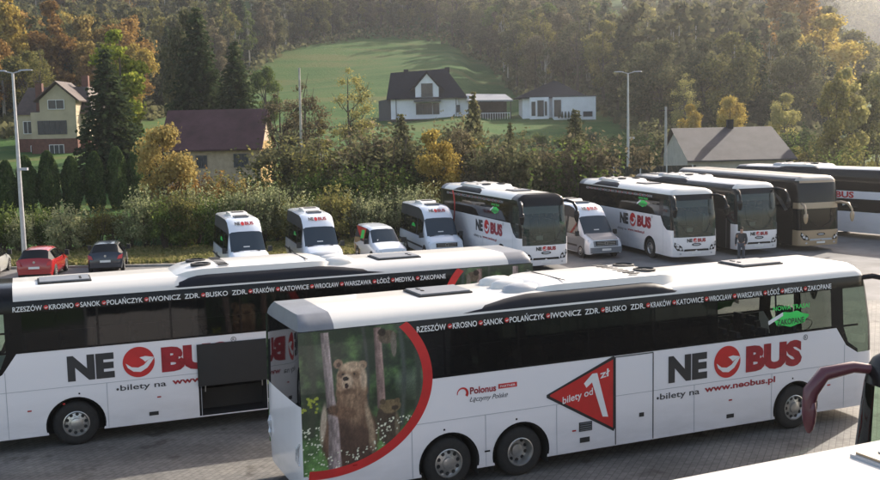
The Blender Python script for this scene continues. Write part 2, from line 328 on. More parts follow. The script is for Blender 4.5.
    for q in range(4): blob(76 + q * 1.5, 243 + q * 5.5, 5, 1.6, (40, 32, 28), tex=.1)
    # flowers
    fr_ = np.random.default_rng(5)
    for _ in range(300):
        x = fr_.uniform(0, 384); y = fr_.uniform(300, 455)
        if 60 < x < 210 and y < 385: continue
        r = fr_.uniform(1.2, 2.6); mk = ((X - x) ** 2 + (Y - y) ** 2) < r * r * 1.5
        col[mk] = (225, 228, 205)
    for _ in range(20):
        x = fr_.uniform(0, 50); y = fr_.uniform(200, 260); col[((X - x) ** 2 + (Y - y) ** 2) < 16] = (150, 160, 60)
    col = np.clip(col * (.9 + .2 * n1[..., None]), 0, 255) / 255
    lin_ = np.where(col < .04, col / 12.92, ((col + .055) / 1.055) ** 2.4)
    ins = (((U + 11.5) / 2.24) ** 2 + ((Z - 2.4) / 1.75) ** 2) < .985 ** 2
    ny, nx = U.shape
    V = np.stack([U, side * (np.vectorize(hw)(Z) + .005), Z], -1).reshape(-1, 3)
    idx = np.arange(ny * nx).reshape(ny, nx); q = np.stack([idx[:-1, :-1], idx[:-1, 1:], idx[1:, 1:], idx[1:, :-1]], -1).reshape(-1, 4)
    q = q[ins[:-1, :-1].reshape(-1)]
    me = bpy.data.meshes.new('bear_picture'); me.from_pydata(V.tolist(), [], q.tolist())
    at = me.color_attributes.new('print', 'FLOAT_COLOR', 'POINT'); rgba = np.ones((ny * nx, 4), np.float32); rgba[:, :3] = lin_.reshape(-1, 3); at.data.foreach_set('color', rgba.ravel())
    mt = bpy.data.materials.get('photo_wrap')
    if not mt:
        mt, t, b = nodes('photo_wrap'); a = t.nodes.new('ShaderNodeVertexColor'); a.layer_name = 'print'; t.links.new(a.outputs[0], b.inputs['Base Color']); b.inputs['Roughness'].default_value = .25; b.inputs['Coat Weight'].default_value = .3
    me.materials.append(mt); o = bpy.data.objects.new('bear_picture', me); C.objects.link(o); o.parent = parent
    o['label'] = 'photo wrap of a brown bear hugging a tree trunk with cubs and white flowers'
    return me

def swoosh_disc(mb, c, r, f, mr, mw):
    mb.add([f(*p) for p in ell(c, r, r)], [tuple(range(40))], mr)
    g = lambda x, y: f(c[0] + x * r, c[1] + y * r)
    f2 = lambda x, y: tuple(a + (b - a) * 1.0 for a, b in zip(g(x, y), g(x, y)))
    return g
def neobus_logo(parent, side, f, fe, u0, u1, z0, z1, lod=0):
    """fe(u,z,extra): point a little prouder than f"""
    mb = MB(); w = u1 - u0; h = z1 - z0
    text(mb, 'NE', u0, u0 + .278 * w, z0, h, f, 0, .06)
    text(mb, 'BUS', u0 + .565 * w, u1, z0, h, f, 1, .065)
    c = (u0 + .426 * w, (z0 + z1) / 2); r = h * .70
    mb.add([f(*p) for p in ell(c, r, r)], [tuple(range(40))], 2)
    g = lambda x, y: fe(c[0] + x * r, c[1] + y * r)
    up = [(-.82, -.02), (-.45, -.30), (-.05, -.36), (.30, -.22), (.62, .10), (.98, .22), (.80, -.06), (.52, -.42), (.10, -.66), (-.35, -.60), (-.70, -.32)]
    mb.add([g(*p) for p in up], [tuple(range(len(up)))], 3)
    up = [(.05, .30), (.42, .36), (.97, .24), (.60, .10), (.40, -.02), (.28, .12)]
    mb.add([g(*p) for p in up], [tuple(range(len(up)))], 3)
    if not lod:
        c2 = (u1 + .10, z1 + .07); ri = ell(c2, .052, .052, 20) + ell(c2, .066, .066, 20)
        mb.add([f(*p) for p in ri], [(k, (k + 1) % 20, 20 + (k + 1) % 20, 20 + k) for k in range(20)], 0)
        text(mb, 'R', c2[0] - .025, c2[0] + .025, c2[1] - .033, .066, f, 0, .01)
    o = mb.build('logo_lettering', [charcoal, dred, red, textwhite], parent); return o
CITIES = ['RZESZÓW', 'KROSNO', 'SANOK', 'POLAŃCZYK', 'IWONICZ  ZDR.', 'BUSKO  ZDR.', 'KRAKÓW', 'KATOWICE', 'WROCŁAW', 'WARSZAWA', 'ŁÓDŹ', 'MEDYKA', 'ZAKOPANE']

_wheel_cache = {}
def wheel_meshes(r, w, dish):
    k = (r, w, dish)
    if k in _wheel_cache: return _wheel_cache[k]
    t = MB(); ri = r * .58
    t.lathe([(ri, -w / 2), (r * .86, -w / 2), (r * .97, -w / 2 + .03), (r, -w / 2 + .07), (r, w / 2 - .07), (r * .97, w / 2 - .03), (r * .86, w / 2), (r * .78, w / 2 + .005), (ri, w / 2)], (0, 0, 0), n=36)
    m_ = MB(); s = 1
    face = w / 2 - (.19 if dish else .05)
    m_.lathe([(ri, w / 2 + .004), (ri - .02, w / 2 + .012), (ri - .035, w / 2 - .03), (ri - .06, face), (ri * .45, face + (.0 if dish else .03)), (ri * .42, face + .07), (ri * .2, face + .09), (0, face + .09)], (0, 0, 0), n=32)
    for k2 in range(10):
        a = 2 * PI * k2 / 10
        m_.lathe([(.0, .035), (.016, .03), (.018, 0)], (ri * .55 * math.cos(a), face + .0, ri * .55 * math.sin(a)), n=6)
        a += PI / 10; m_.lathe([(0, .008), (ri * .13, .008), (ri * .135, 0)], (ri * .73 * math.cos(a), face + (.012 if not dish else .0), ri * .73 * math.sin(a)), n=10, mi=1)
    _wheel_cache[k] = (t, m_); return _wheel_cache[k]
_wm = {}
def add_wheel(parent, u, side, r, W, w=.30, dish=False, rimmat=None):
    key = (r, w, dish, rimmat.name if rimmat else '')
    if key not in _wm:
        t, m_ = wheel_meshes(r, w, dish)
        a = t.build('wheel', rubber, parent, smooth=True, angle=50); b = m_.build('rim', [rimmat or silver, mattblack], a, smooth=True, angle=40); _wm[key] = (a.data, b.data)
    else:
        a = bpy.data.objects.new('wheel', _wm[key][0]); C.objects.link(a); b = bpy.data.objects.new('rim', _wm[key][1]); C.objects.link(b); b.parent = a
    a.parent = parent; a.location = (u, side * (W - w / 2 - .03), r); a.rotation_euler = (0, random.uniform(0, 1), 0 if side > 0 else PI)
    return a

def coach(name, label, pos, head, uf=2.6, ur=-11.97, axles=(0., -7.27, -8.9), zt=3.5, zb=2.31, zs=.325, top=.28, cat='coach', group=None, paint=white, roofp=roofwhite,
          frontp=None, near=True, livery='neobus', bear=True, side_glass=glass_d, front_glass=glass_w, luggage=None, seats=True, arms='black', deck2=False, rear_grey=True, hatch=True, sticker=True, frontname=True, mirror_mat=None, mirrors=True, dome=False, cw=3, bare=False, edge=False):
    root = thing(name, label, cat, (pos[0], pos[1], 0), head, group)
    W = 1.275; frontp = frontp or paint
    hw = lambda z: W if z <= zb else (W - .075 * (z - zb) / (zt - zb) if z <= zt else W - .075 - .36 * ((z - zt) / top) ** 2)
    fo = [(0, -.10), (.6, 0), (1.3, -.02), (zb, -.10), (zt - .35, -.26), (zt, -.40), (zt + top * .4, -.47), (zt + top * .8, -.60), (zt + top, -.69)]
    ro = [(0, .06), (1, 0), (zb, .02), (zt, .03), (zt + top * .5, .07), (zt + top, .125)]
    UF = lambda z: uf + lerp_tab(fo, z); UR = lambda z: ur + lerp_tab(ro, z)
    # side columns
    last = uf - .72; first = ur + .14
    ang = first
    bounds = [first]
    wf = 1.05 if near else 1.0
    x = wf; wins = []
    while x > first + 1.0:
        L = 1.62 if x > -9 else 1.4; a = max(first + .15, x - L); wins.append((a, x)); x = a - .05
    wins = [(a, b) for a, b in wins if b - a > .35][::-1]
    for a, b in wins: bounds += [a, b]
    tail = first + .62; bounds += [tail, 1.2, 1.42, last]; S = sorted(set(round(v, 4) for v in bounds))
    zrows = [zs, .55, .9, 1.3, 1.65, max(1.68, zb - .25), zb, zb + .05, zt - .62, zt - .27, zt, zt + top * .35, zt + top * .7, zt + top * .93, zt + top]
    if deck2: zrows = [zs, .55, .9, 1.15, 1.6, 2.05, 2.3, 2.62, 2.9, 3.3, zt - .12, zt, zt + top * .5, zt + top * .9, zt + top]
    zrows = sorted(set(round(z, 4) for z in zrows)); NF, NR = 18, 10
    def outline(z):
        w = hw(z); f = UF(z); r = UR(z); p = [(u, -w) for u in S]
        cu = S[-1]; e = .38
        for k in range(1, NF): th = -PI / 2 + PI * k / NF; p.append((cu + (f - cu) * abs(math.cos(th)) ** e, w * math.copysign(abs(math.sin(th)) ** .62, th)))
        p += [(u, w) for u in reversed(S)]
        cu = S[0]
        for k in range(1, NR): th = PI / 2 - PI * k / NR; p.append((cu + (r - cu) * abs(math.cos(th)) ** .3, w * math.copysign(abs(math.sin(th)) ** .7, th) if abs(th) > 1e-6 else 0))
        return p
    OL = [[(u, v, z) for u, v in outline(z)] for z in zrows]; n = len(OL[0]); nS = len(S)
    body = MB(); ws = MB(); panes = {}; rearw = MB(); upper = MB(); drv = {-1: MB(), 1: MB()}
    winr = {(a, b): i for i, (a, b) in enumerate((round(a, 4), round(b, 4)) for a, b in wins)}
    for j in range(len(zrows) - 1):
        z0, z1 = zrows[j], zrows[j + 1]; zm = (z0 + z1) / 2
        for i in range(n):
            k = (i + 1) % n; q = [OL[j][i], OL[j][k], OL[j + 1][k], OL[j + 1][i]]
            sec = 'R' if i < nS - 1 else ('F' if i < nS - 1 + NF else ('L' if i < 2 * nS - 2 + NF else 'B'))
            if zm > zt:
                ia = i if sec == 'R' else 2 * nS - 2 + NF - i - 1
                tl = sec == 'B' or (sec in 'RL' and S[ia + 1] <= tail + .01)
                body.add(q, [(0, 1, 2, 3)], 3 if (edge and z1 < zt + top * .75 and sec in 'RLB') else 2 if (tl and rear_grey) else (3 if (dome and (sec == 'F' or (sec in 'RL' and S[ia] >= 1.19))) else 1)); continue
            if sec in 'RL':
                if z1 <= zb + 1e-6: continue            # flat lower flank made below
                ii = i if sec == 'R' else (2 * nS - 2 + NF - i - 1)
                a, b = S[ii], S[ii + 1]
                isw = (zb + .04 < z0 + .001 and z1 <= zt - .26) if not deck2 else ((2.05 <= z0 + .001 and False) or (2.61 < z0 + .001 and z1 <= zt - .11))
                if isw and (a, b) in winr:
                    panes.setdefault((sec, winr[(a, b)]), MB()).add(q, [(0, 1, 2, 3)])
                elif isw and a >= 1.41: drv[-1 if sec == 'R' else 1].add(q, [(0, 1, 2, 3)])
                else: body.add(q, [(0, 1, 2, 3)], 3)
            elif sec == 'F':
                kk = i - (nS - 1)
                corner = kk < cw or kk >= NF - cw
                if deck2:
                    if 1.15 <= z0 + .001 and z1 <= 2.3 + .001 and not corner: ws.add(q, [(0, 1, 2, 3)])
                    elif 2.61 < z0 + .001 and z1 <= zt - .1 and not corner: upper.add(q, [(0, 1, 2, 3)])
                    elif corner and zm > 1.15 and not (2.3 < zm < 2.62): body.add(q, [(0, 1, 2, 3)], 3 if kk not in (0, NF - 1) else 3)
                    else: body.add(q, [(0, 1, 2, 3)], 4)
                else:
                    if not corner and zm > 1.3 and z1 < zt - .2: ws.add(q, [(0, 1, 2, 3)])
                    elif zm > 1.3 and zm < zt and (not corner or zm > 1.65): (drv[-1 if kk < 3 else 1].add(q, [(0, 1, 2, 3)]) if corner and not bare and z1 <= zt - .2 and kk in (0, NF - 1) and zm > 1.65 else body.add(q, [(0, 1, 2, 3)], 3))
                    else: body.add(q, [(0, 1, 2, 3)], 4)
            else:
                kk = i - (2 * nS - 2 + NF)
                if 2.0 < zm < (zt if rear_grey else zt - .3) and 1 <= kk < NR - 1: rearw.add(q, [(0, 1, 2, 3)])
                elif rear_grey and zm > zt - .27: body.add(q, [(0, 1, 2, 3)], 3)
                else: body.add(q, [(0, 1, 2, 3)], 5)
    Lc = OL[-1]; li = lambda i: 2 * nS - 2 + NF - i
    for i in range(nS - 1): body.add([Lc[i], Lc[i + 1], Lc[li(i + 1)], Lc[li(i)]], [(0, 1, 2, 3)], 2 if (rear_grey and S[i + 1] <= tail + .01) else (3 if (dome and S[i] >= 1.19) else 1))
    body.add([Lc[k] for k in range(nS - 1, nS + NF)], [tuple(range(NF + 1))], 3 if dome else 1); body.add([Lc[k % n] for k in range(2 * nS - 1 + NF - 1, n + 1)], [tuple(range(n + 1 - (2 * nS - 2 + NF)))], 2 if rear_grey else 1)
    # flat lower flank with wheel arches, luggage opening, dropped front side window
    RW = .52
    for side in (-1, 1):
        zc = 1.66
        poly = [(S[0], zs)]
        for ax in sorted(axles):
            th0 = math.asin((RW - zs) / .64)
            poly += [(ax + .64 * math.cos(PI + th0 - (PI + 2 * th0) * k / 20), RW + .0 + .62 * math.sin(PI + th0 - (PI + 2 * th0) * k / 20)) for k in range(21)]
        if deck2: poly += [(S[-1], zs), (S[-1], zb), (S[0], zb)]
        else: poly += [(S[-1], zs), (S[-1], 1.65), (1.52, 1.86), (1.2, zb), (S[0], zb)]
        loops = [[Vector((a, b, 0)) for a, b in poly]]
        hole = luggage if (luggage and side == luggage[4]) else None
        if hole: loops.append([Vector((a, b, 0)) for a, b in ((hole[0], hole[2]), (hole[0], hole[3]), (hole[1], hole[3]), (hole[1], hole[2]))])
        tri = tessellate_polygon(loops); flat = [p for l in loops for p in l]
        body.add([(p.x, side * W, p.y) for p in flat], [tuple(t) for t in tri], 0)
        if not deck2:
            p = [(S[-1], 1.74), (1.58, 1.93), (1.42, zb), (S[-1], zb)]; drv[side].add([(a, side * (W - .001), b) for a, b in p], [(0, 1, 2, 3)])
            p = [(S[-1], 1.65), (1.52, 1.86), (1.2, zb), (1.42, zb), (1.58, 1.93), (S[-1], 1.74)]; body.add([(a, side * (W - .0), b) for a, b in p], [(0, 1, 4, 5), (1, 2, 3, 4)], 3)
        for ax in axles:      # wheel housings
            arc = [(ax + .64 * math.cos(PI * k / 14 - .0), RW + .62 * math.sin(PI * k / 14)) for k in range(15)]; arc = [(ax + .64, .2)] + arc + [(ax - .64, .2)]
            vs = [(a, side * W, b) for a, b in arc] + [(a, side * (W - .6), b) for a, b in arc]; m0 = len(arc)
            body.add(vs, [(k, k + 1, m0 + k + 1, m0 + k) for k in range(m0 - 1)] + [tuple(range(m0, 2 * m0))], 6)
            # dark lip of the arch
            lip = [(ax + rr * math.cos(-.2 + (PI + .4) * k / 22), RW + rr * .975 * math.sin(-.2 + (PI + .4) * k / 22)) for k in range(23) for rr in (.635, .665)]
            body.add([(a, side * (W + .006), b) for a, b in lip], [(2 * k, 2 * k + 1, 2 * k + 3, 2 * k + 2) for k in range(22)], 3)
        if hole:
            a, b, c_, d_ = hole[:4]; yo, yi = side * W, side * (W - 1.5)
            body.add([(a, yo, c_), (b, yo, c_), (b, yo, d_), (a, yo, d_), (a, yi, c_), (b, yi, c_), (b, yi, d_), (a, yi, d_)], [(0, 1, 5, 4), (1, 2, 6, 5), (2, 3, 7, 6), (3, 0, 4, 7), (4, 5, 6, 7)], 6)
        # panel seams, fuel/vent flaps, marker lamps
        seams = [] if deck2 else [1.47]
        if livery == 'neobus':
            seams = [1.47, -.72, -2.9, -6.42, -8.08, -9.7] if near else [1.47, -2.6]
        for s_ in seams:
            hi = 1.42 if s_ != 1.47 else 1.9
            lo = zs + .02
            if any(abs(s_ - ax) < .66 for ax in axles): lo = 1.18
            body.box((s_, side * (W + .001), (hi + lo) / 2), (.014, .006, hi - lo), 7)
        if near and livery == 'neobus':
            uu = sorted([S[0] + .1, S[-1]]); body.box(((uu[0] + uu[1]) / 2, side * (W + .001), 1.425), (uu[1] - uu[0], .006, .012), 7)
            for s_ in (-8.9, -7.27, 0): body.box((s_ - .1, side * (W + .004), 1.24), (.035, .008, .035), 3)
            body.box((-8.05, side * (W + .004), .66), (.12, .01, .03), 3)
            for s_ in (-10.9, -6.0, -1.9, 1.0): body.box((s_, side * (W + .004), .95 if s_ > -2 else .8), (.09, .012, .03), 8)
        # rubber strip under the windows
        if near and not deck2: s0_ = -9.2 if livery == 'neobus' else S[0]; body.box(((s0_ + 1.2) / 2, side * (W - .004 + .006), zb + .012), (1.2 - s0_, .012, .022), 3)
    # underfloor box
    body.box(((uf + ur) / 2 - .3, 0, .62), (uf - ur - 1.6, 1.3, .5), 6)
    fl = 1.28
    body.box(((S[0] + S[-1]) / 2, 0, fl), (S[-1] - S[0], 2 * W - .08, .04), 6)
    for sd_ in (-1, 1): body.box(((S[0] + 1.0) / 2, sd_ * (W - .05), (fl + zb) / 2), (1.0 - S[0], .03, zb - fl), 6)
    if not deck2 and not bare: body.box((uf - .75, 0, 1.30), (.9, 2.2, .25), 6)      # dashboard
    bo = body.build('body', [paint, roofp, grey, black, frontp, paint, mattblack, lgrey, redlens], root, smooth=True, angle=32)
    for (sec, i), mbp in sorted(panes.items()):
        g = side_glass
        if near and livery == 'neobus' and not dome and i >= len(wins) - 2: g = glass_l
        mbp.build('window', g, root)
    for sd_ in (-1, 1):
        if drv[sd_].v: drv[sd_].build('cab_window', glass_c if near else front_glass, root, smooth=True)
    if ws.v: ws.build('windscreen', front_glass, root, smooth=True, angle=60)
    if upper.v: upper.build('upper_windscreen', front_glass, root, smooth=True, angle=60)
    if rearw.v: rearw.build('rear_window', glass_o, root, smooth=True, angle=60)
    for i_, ax in enumerate(axles):
        for sd_ in (-1, 1): add_wheel(root, ax, sd_, RW, W, .30, dish=(i_ == 1))
    # ---- inside
    if seats:
        proto = None
        for r_ in range(int((wf - S[0] - 1.5) / .82)):
            for sd_ in (-1, 1):
                if proto is None:
                    sm = MB()
                    for q_ in (-.24, .24):
                        sm.box((0, q_, .28), (.46, .44, .14)); sm.box((-.24, q_, .66), (.12, .42, .74), ry=-.2); sm.box((-.33, q_, 1.06), (.1, .3, .14))
                    sm.box((0, 0, .1), (.3, .6, .2)); proto = sm.build('double_seat', seatm, root); so = proto
                else: so = proto.copy(); C.objects.link(so); so.parent = root
                so.location = (wf - .6 - r_ * .82, sd_ * .68, fl + .02)
    if near and mirrors and not bare:
        dm = MB(); dm.box((uf - 1.05, .55, fl + .42), (.5, .5, .16)); dm.box((uf - 1.3, .55, fl + .86), (.12, .48, .8), ry=-.15); dm.build('driver_seat', seatm, root)
        wmb = MB(); wmb.lathe([(.22, 0), (.235, .012), (.22, .024)], (0, 0, 0), axis='X', n=20); wh = wmb.build('steering_wheel', mattblack, root); wh.location = (uf - .72, .55, fl + .72); wh.rotation_euler = (0, .9, 0)
    # ---- mirrors on swan-neck arms
    mm_ = {'black': black, 'white': white, 'maroon': maroon, 'beige': beige}[arms]
    if mirrors:
        for sd_ in (-1, 1):
            zt_ = zt - .1 if not deck2 else 2.55; a = MB(); x0 = UF(zt_) - .3
            rr = (.07, .09, .115, .125, .10) if arms == 'maroon' else (.06, .07, .07, .06, .05)
            pts = [(x0, sd_ * .98, zt_), (x0 + .42, sd_ * 1.2, zt_ + .06), (x0 + .86, sd_ * 1.36, zt_ - .03), (x0 + 1.06, sd_ * 1.42, zt_ - .3), (x0 + 1.1, sd_ * 1.43, zt_ - .55)]
            a.tube(pts, list(rr), 10)
            ao = a.build('mirror_arm', mm_, root, smooth=True, angle=60)
            h = MB(); hs = []
            for k, (zz, sx, sy) in enumerate(((0, .02, .04), (-.04, .07, .12), (-.2, .085, .14), (-.36, .07, .12), (-.48, .045, .08), (-.54, .02, .03))): 
                hs += [(x0 + 1.08 + sx * math.cos(2 * PI * q / 12), sd_ * 1.43 + sy * math.sin(2 * PI * q / 12), zt_ - .42 + zz) for q in range(12)]
            h.add(hs, [(k * 12 + q, k * 12 + (q + 1) % 12, (k + 1) * 12 + (q + 1) % 12, (k + 1) * 12 + q) for k in range(5) for q in range(12)])
            ho = h.build('mirror', mm_, root, smooth=True, angle=60)
    # ---- front: headlamps, wipers, plate, grille
    e_ = .012
    def fu(v, z): # front surface
        cu = S[-1]; f = UF(z); w = hw(z); s = min(1, abs(v / w)) ** (1 / .62); return cu + (f - cu) * max(0, 1 - s * s) ** (.38 / 2)
    ff = lambda v, z: (fu(v, z) + e_, v, z)
    for sd_ in (-1, 1):
        hl = MB(); pl_ = [(.72, .62), (1.02, .64), (1.17, .86), (1.14, 1.06), (.98, .98), (.80, .84)]
        hl.add([ff(sd_ * a, b) for a, b in pl_], [tuple(range(6))], 0)
        for (a, b, r) in ((.86, .73, .07), (1.0, .80, .07), (1.08, .93, .05)):
            hl.add([tuple(Vector(ff(sd_ * (a + r * math.cos(t)), b + r * math.sin(t))) + Vector((.006, 0, 0))) for t in [2 * PI * k / 14 for k in range(14)]], [tuple(range(14))], 1)
        hl.build('headlight', [black, lens], root)
        fg = MB(); fg.add([ff(sd_ * (.86 + .06 * math.cos(2 * PI * k / 12)), .47 + .05 * math.sin(2 * PI * k / 12)) for k in range(12)], [tuple(range(12))]); fg.build('fog_light', lens, root)
        if not deck2 and near is False or deck2:
            wp = MB(); wp.tube([(fu(sd_ * .15, 1.38) + .03, sd_ * .15, 1.36), (fu(sd_ * .5, 1.5) + .03, sd_ * .5, 1.5), (fu(sd_ * .8, 1.95) + .02, sd_ * .8, 1.95)], .014, 5); wp.build('wiper', mattblack, root)
    gp = MB(); gp.add([ff(a, b) for a, b in ((-.26, .44), (.26, .44), (.26, .54), (-.26, .54))], [(0, 1, 2, 3)]); gp.build('number_plate', plate, root)
    gr = MB(); gr.add([ff(a, b) for a, b in ell((0, .93), .26, .075, 24)], [tuple(range(24))], 0); gr.add([ff(a, b) for a, b in ((-.7, .60), (.7, .60), (.66, .70), (-.66, .70))], [(0, 1, 2, 3)], 0 if not deck2 else 1)
    gr.add([tuple(Vector(ff(a, b)) + Vector((.004, 0, 0))) for a, b in ell((0, .93), .19, .04, 20)], [tuple(range(20))], 1)
    gr.build('grille', [black, lgrey], root)
    ffx = lambda x, z: ff(x, z)
    if frontname:
        fe = lambda x, z: tuple(Vector(ff(x, z)) + Vector((.005, 0, 0)))
        # read from in front: +x of text runs towards +v
        neobus_logo(root, 0, lambda x, z: ff(x, z), fe, -.52, .52, 1.06, 1.22, lod=1)
    if not near:
        bl_ = MB(); zb_ = zt - .50; bl_.box((uf - .62, 0, zb_), (.03, 1.9, .34)); bl_.build('pale_windscreen_band', lgrey, root)  # pale panel across the top, behind the windscreen
    if not deck2:
        card = MB(); card.box((uf - .42, -.15, 1.62), (.02, .34, .2)); card.build('windscreen_card', plate, root)
    # ---- livery
    for side in (-1, 1):
        f = lambda x, z: (x * -side, side * (hw(z) + .006), z)
        fe = lambda x, z: (x * -side, side * (hw(z) + .010), z)
        if livery in ('neobus', 'red_name'):
            off = -3.6 if side < 0 else -.13      # text runs +u on the right flank, -u on the left
            if livery == 'neobus': neobus_logo(root, side, f, fe, off, off + 3.76, 1.585, 2.11)
            wb = MB(); b0 = -3.9 if side < 0 else .94
            def bullet(x, z, mi): wb.add([f(*p) for p in ell((x, z), .03, .03, 12)], [tuple(range(12))], mi)
            if livery == 'neobus':
                bullet(b0 + .02, 1.24, 0)
                text(wb, 'bilety na', b0 + .08, b0 + 1.14, 1.20, .135, f, 0, .012)
                text(wb, 'www.neobus.pl', b0 + 1.28, b0 + 3.28, 1.22, .135, f, 1, .03)
                wb.build('web_lettering', [charcoal, dred], root)
            # route strip
            rt = MB(); x = -9.52 if side < 0 else -1.22; scale_ = (10.74 / sum(len(c) * .124 + .17 for c in CITIES))
            if not near: x = (ur + 1.2) if side < 0 else -1.2; scale_ *= (abs(ur) + .2 - 1) / 10.9
            zc = zt - .235
            for c in CITIES:
                wd = len(c) * .124 * scale_; text(rt, c, x, x + wd - .02, zc, .115, f, 0, .012)
                x += wd + .085 * scale_
                if c != 'ZAKOPANE':
                    rt.add([f(*p) for p in ell((x, zc + .06), .05, .05, 14)], [tuple(range(14))], 1); rt.add([fe(*p) for p in ((x - .035, zc + .055), (x, zc + .03), (x + .05, zc + .075), (x, zc + .06))], [(0, 1, 2, 3)], 0)
                x += .085 * scale_
            if livery == 'neobus': rt.build('route_lettering', [textwhite if near else lgrey, red], root)
        if bear:
            if bear is True:
                me = bear_print(side, hw, root) if not _bear.get(side) else None
                if me: _bear[side] = me
                else:
                    o = bpy.data.objects.new('bear_picture', _bear[side]); C.objects.link(o); o.parent = root; o['label'] = 'photo wrap of a brown bear hugging a tree trunk with cubs and white flowers'
            g2 = lambda u, z: (u, side * (hw(z) + .008), z)
            ar = MB(); N = 64; pts = []
            for k in range(N + 1):
                th = -1.72 + (1.72 + .68) * k / N
                for rr, wdt in ((1.0, 0), (.91, 0)):
                    u_ = -11.5 + 2.27 * rr * math.cos(th); z_ = 2.4 + 1.78 * (rr if rr == 1 else .905) * math.sin(th); pts.append((u_, z_))
            pts = [(max(ur + .03, a + (ur + 11.97) * 1), min(b, zt)) for a, b in pts]
            ar.add([g2(*p) for p in pts], [(2 * k, 2 * k + 1, 2 * k + 3, 2 * k + 2) for k in range(N)]); ar.build('red_arc', red, root)
        if sticker:
            st = MB(); rr = random.Random(3); c = (-.18 if side < 0 else .25, 2.66 if not deck2 else 2.0)
            if livery == 'red_name': c = (-2.2 * side * -1 if side > 0 else -4.2, 1.95)
            if not near and livery == 'neobus': c = (-.9 if side < 0 else .9, 2.8)
            ol = [(c[0] + .52 * math.cos(a) * (1 + .10 * math.sin(5 * a)), c[1] + .17 * math.sin(a) * (1 + .12 * math.sin(7 * a))) for a in [2 * PI * k / 36 for k in range(36)]]
            st.add([f(*p) for p in ol], [tuple(range(36))], 0)
            text(st, 'ZAKOPANE', c[0] - .40, c[0] + .40, c[1] - .12, .13, fe, 1, .02)
            text(st, 'NOWA TRASA!', c[0] - .5, c[0] + .58, c[1] + .22, .10, f, 0, .02)
            st.add([fe(*p) for p in ((c[0] - .66, c[1] + .0), (c[0] - .22, c[1] + .17), (c[0] - .22, c[1] + .09), (c[0] - .64, c[1] - .09))], [(0, 1, 2, 3)], 2)
            st.build('green_sticker', [green, charcoal, textwhite], root)
    return root
_bear = {}

def roof_kit(root, zt=3.5, ac=(-6.7, -3.1), hatches=((-8.5, .2),), wedge=(-8.5, -3.2), w=1.13, hm=None):
    z0 = zt + .27
    # air-conditioning fairing: crowned white shell with sloping ends
    a, b = ac; mb = MB(); st = [(a - .02, .0, .55), (a + .12, .10, .80), (a + .4, .17, .98), (a + .7, .19, 1.02), (b - .5, .19, 1.02), (b - .15, .13, .96), (b + .15, .0, .75)]
    vs = []
    for u, h, ww in st: vs += [(u, -ww, z0 - .07), (u, -ww * .93, z0 + h * .8), (u, -ww * .6, z0 + h), (u, 0, z0 + h * 1.08), (u, ww * .6, z0 + h), (u, ww * .93, z0 + h * .8), (u, ww, z0 - .07)]
    mb.add(vs, [(i * 7 + k, i * 7 + k + 1, i * 7 + 8 + k, i * 7 + 7 + k) for i in range(len(st) - 1) for k in range(6)])
    mb.box((a + .75, 0, z0 + .205), (.03, 1.7, .012), 1)
    for q in range(8):
        mb.box((b - 1.05 + .0, -.75 + q * .215, z0 + .2), (.26, .09, .016), 1)
    fa = mb.build('air_conditioner', [roofwhite, mattblack], root, smooth=True, angle=40)
    for v in (-.42, .42):
        f = MB(); f.lathe([(.25, -.02), (.25, .035), (.21, .045), (.20, .01), (.07, .015), (.06, .03), (0, .03)], (b - .55, v, z0 + .19), axis='Z', n=24)
        f.build('fan', mattblack, fa, smooth=True, angle=40)
    for v in (-.55, .05, .6):                       # rounded scoops at the rear of the fairing
        s = MB(); vv = []
        for i in range(7):
            t = PI * i / 6; rr = math.sin(t) ** .6 if 0 < i < 6 else 0.02
            vv += [(a - .25 + .42 * (-math.cos(t)) + .1, v + .27 * rr * math.cos(2 * PI * k / 12), z0 + .0 + .19 * rr * math.sin(2 * PI * k / 12)) for k in range(12)]
        s.add(vv, [(i * 12 + k, i * 12 + (k + 1) % 12, (i + 1) * 12 + (k + 1) % 12, (i + 1) * 12 + k) for i in range(6) for k in range(12)]); s.build('air_scoop', lgrey if v < 0 else roofwhite, fa, smooth=True, angle=60)
    for sd_ in (-1, 1):                             # long dark lens-shaped side fairings
        s = MB(); a, b = wedge; N = 24; vv = []
        for i in range(N + 1):
            t = i / N; u = a + (b - a) * t; h = .25 * min(1, (t / .30)) ** .7 * min(1, ((1 - t) / .14)) ** .6
            h = max(h, .005); y1 = w + .055
            vv += [(u, sd_ * y1, zt + .04), (u, sd_ * (y1 - .015), zt + .04 + h * .5), (u, sd_ * (y1 - .10), zt + .04 + h * .95), (u, sd_ * (y1 - .22), zt + .04 + h)]
        vv = vv; s.add(vv, [(i * 4 + k, i * 4 + k + 1, i * 4 + 5 + k, i * 4 + 4 + k) for i in range(N) for k in range(3)]); s.build('side_fairing', M_fair, root, smooth=True, angle=50)
        # white filler between the fairing and the roof crown
        s = MB(); vv = []
        for i in range(N + 1):
            t = i / N; u = a + (b - a) * t; h = max(.005, .25 * min(1, (t / .30)) ** .7 * min(1, ((1 - t) / .14)) ** .6); y1 = w + .055
            vv += [(u, sd_ * (y1 - .22), zt + .04 + h), (u, sd_ * .5, min(zt + .06 + h, z0 + .12)), (u, sd_ * .3, z0 - .01)]
        s.add(vv, [(i * 3 + k, i * 3 + k + 1, i * 3 + 4 + k, i * 3 + 3 + k) for i in range(N) for k in range(2)]); s.build('roof_shoulder', roofwhite, root, smooth=True, angle=50)
    for hu, hv in hatches:
        h = MB(); h.box((hu, hv, z0 + .045), (1.12, .86, .05), 0); h.box((hu, hv, z0 + .02), (1.2, .94, .045), 1); h.box((hu - .36, hv + .22, z0 + .075), (.05, .16, .02), 1); h.box((hu - .36, hv - .02, z0 + .075), (.05, .1, .02), 1)
        h.build('roof_hatch', [hm or grey, mattblack if hm is None else lgrey], root)
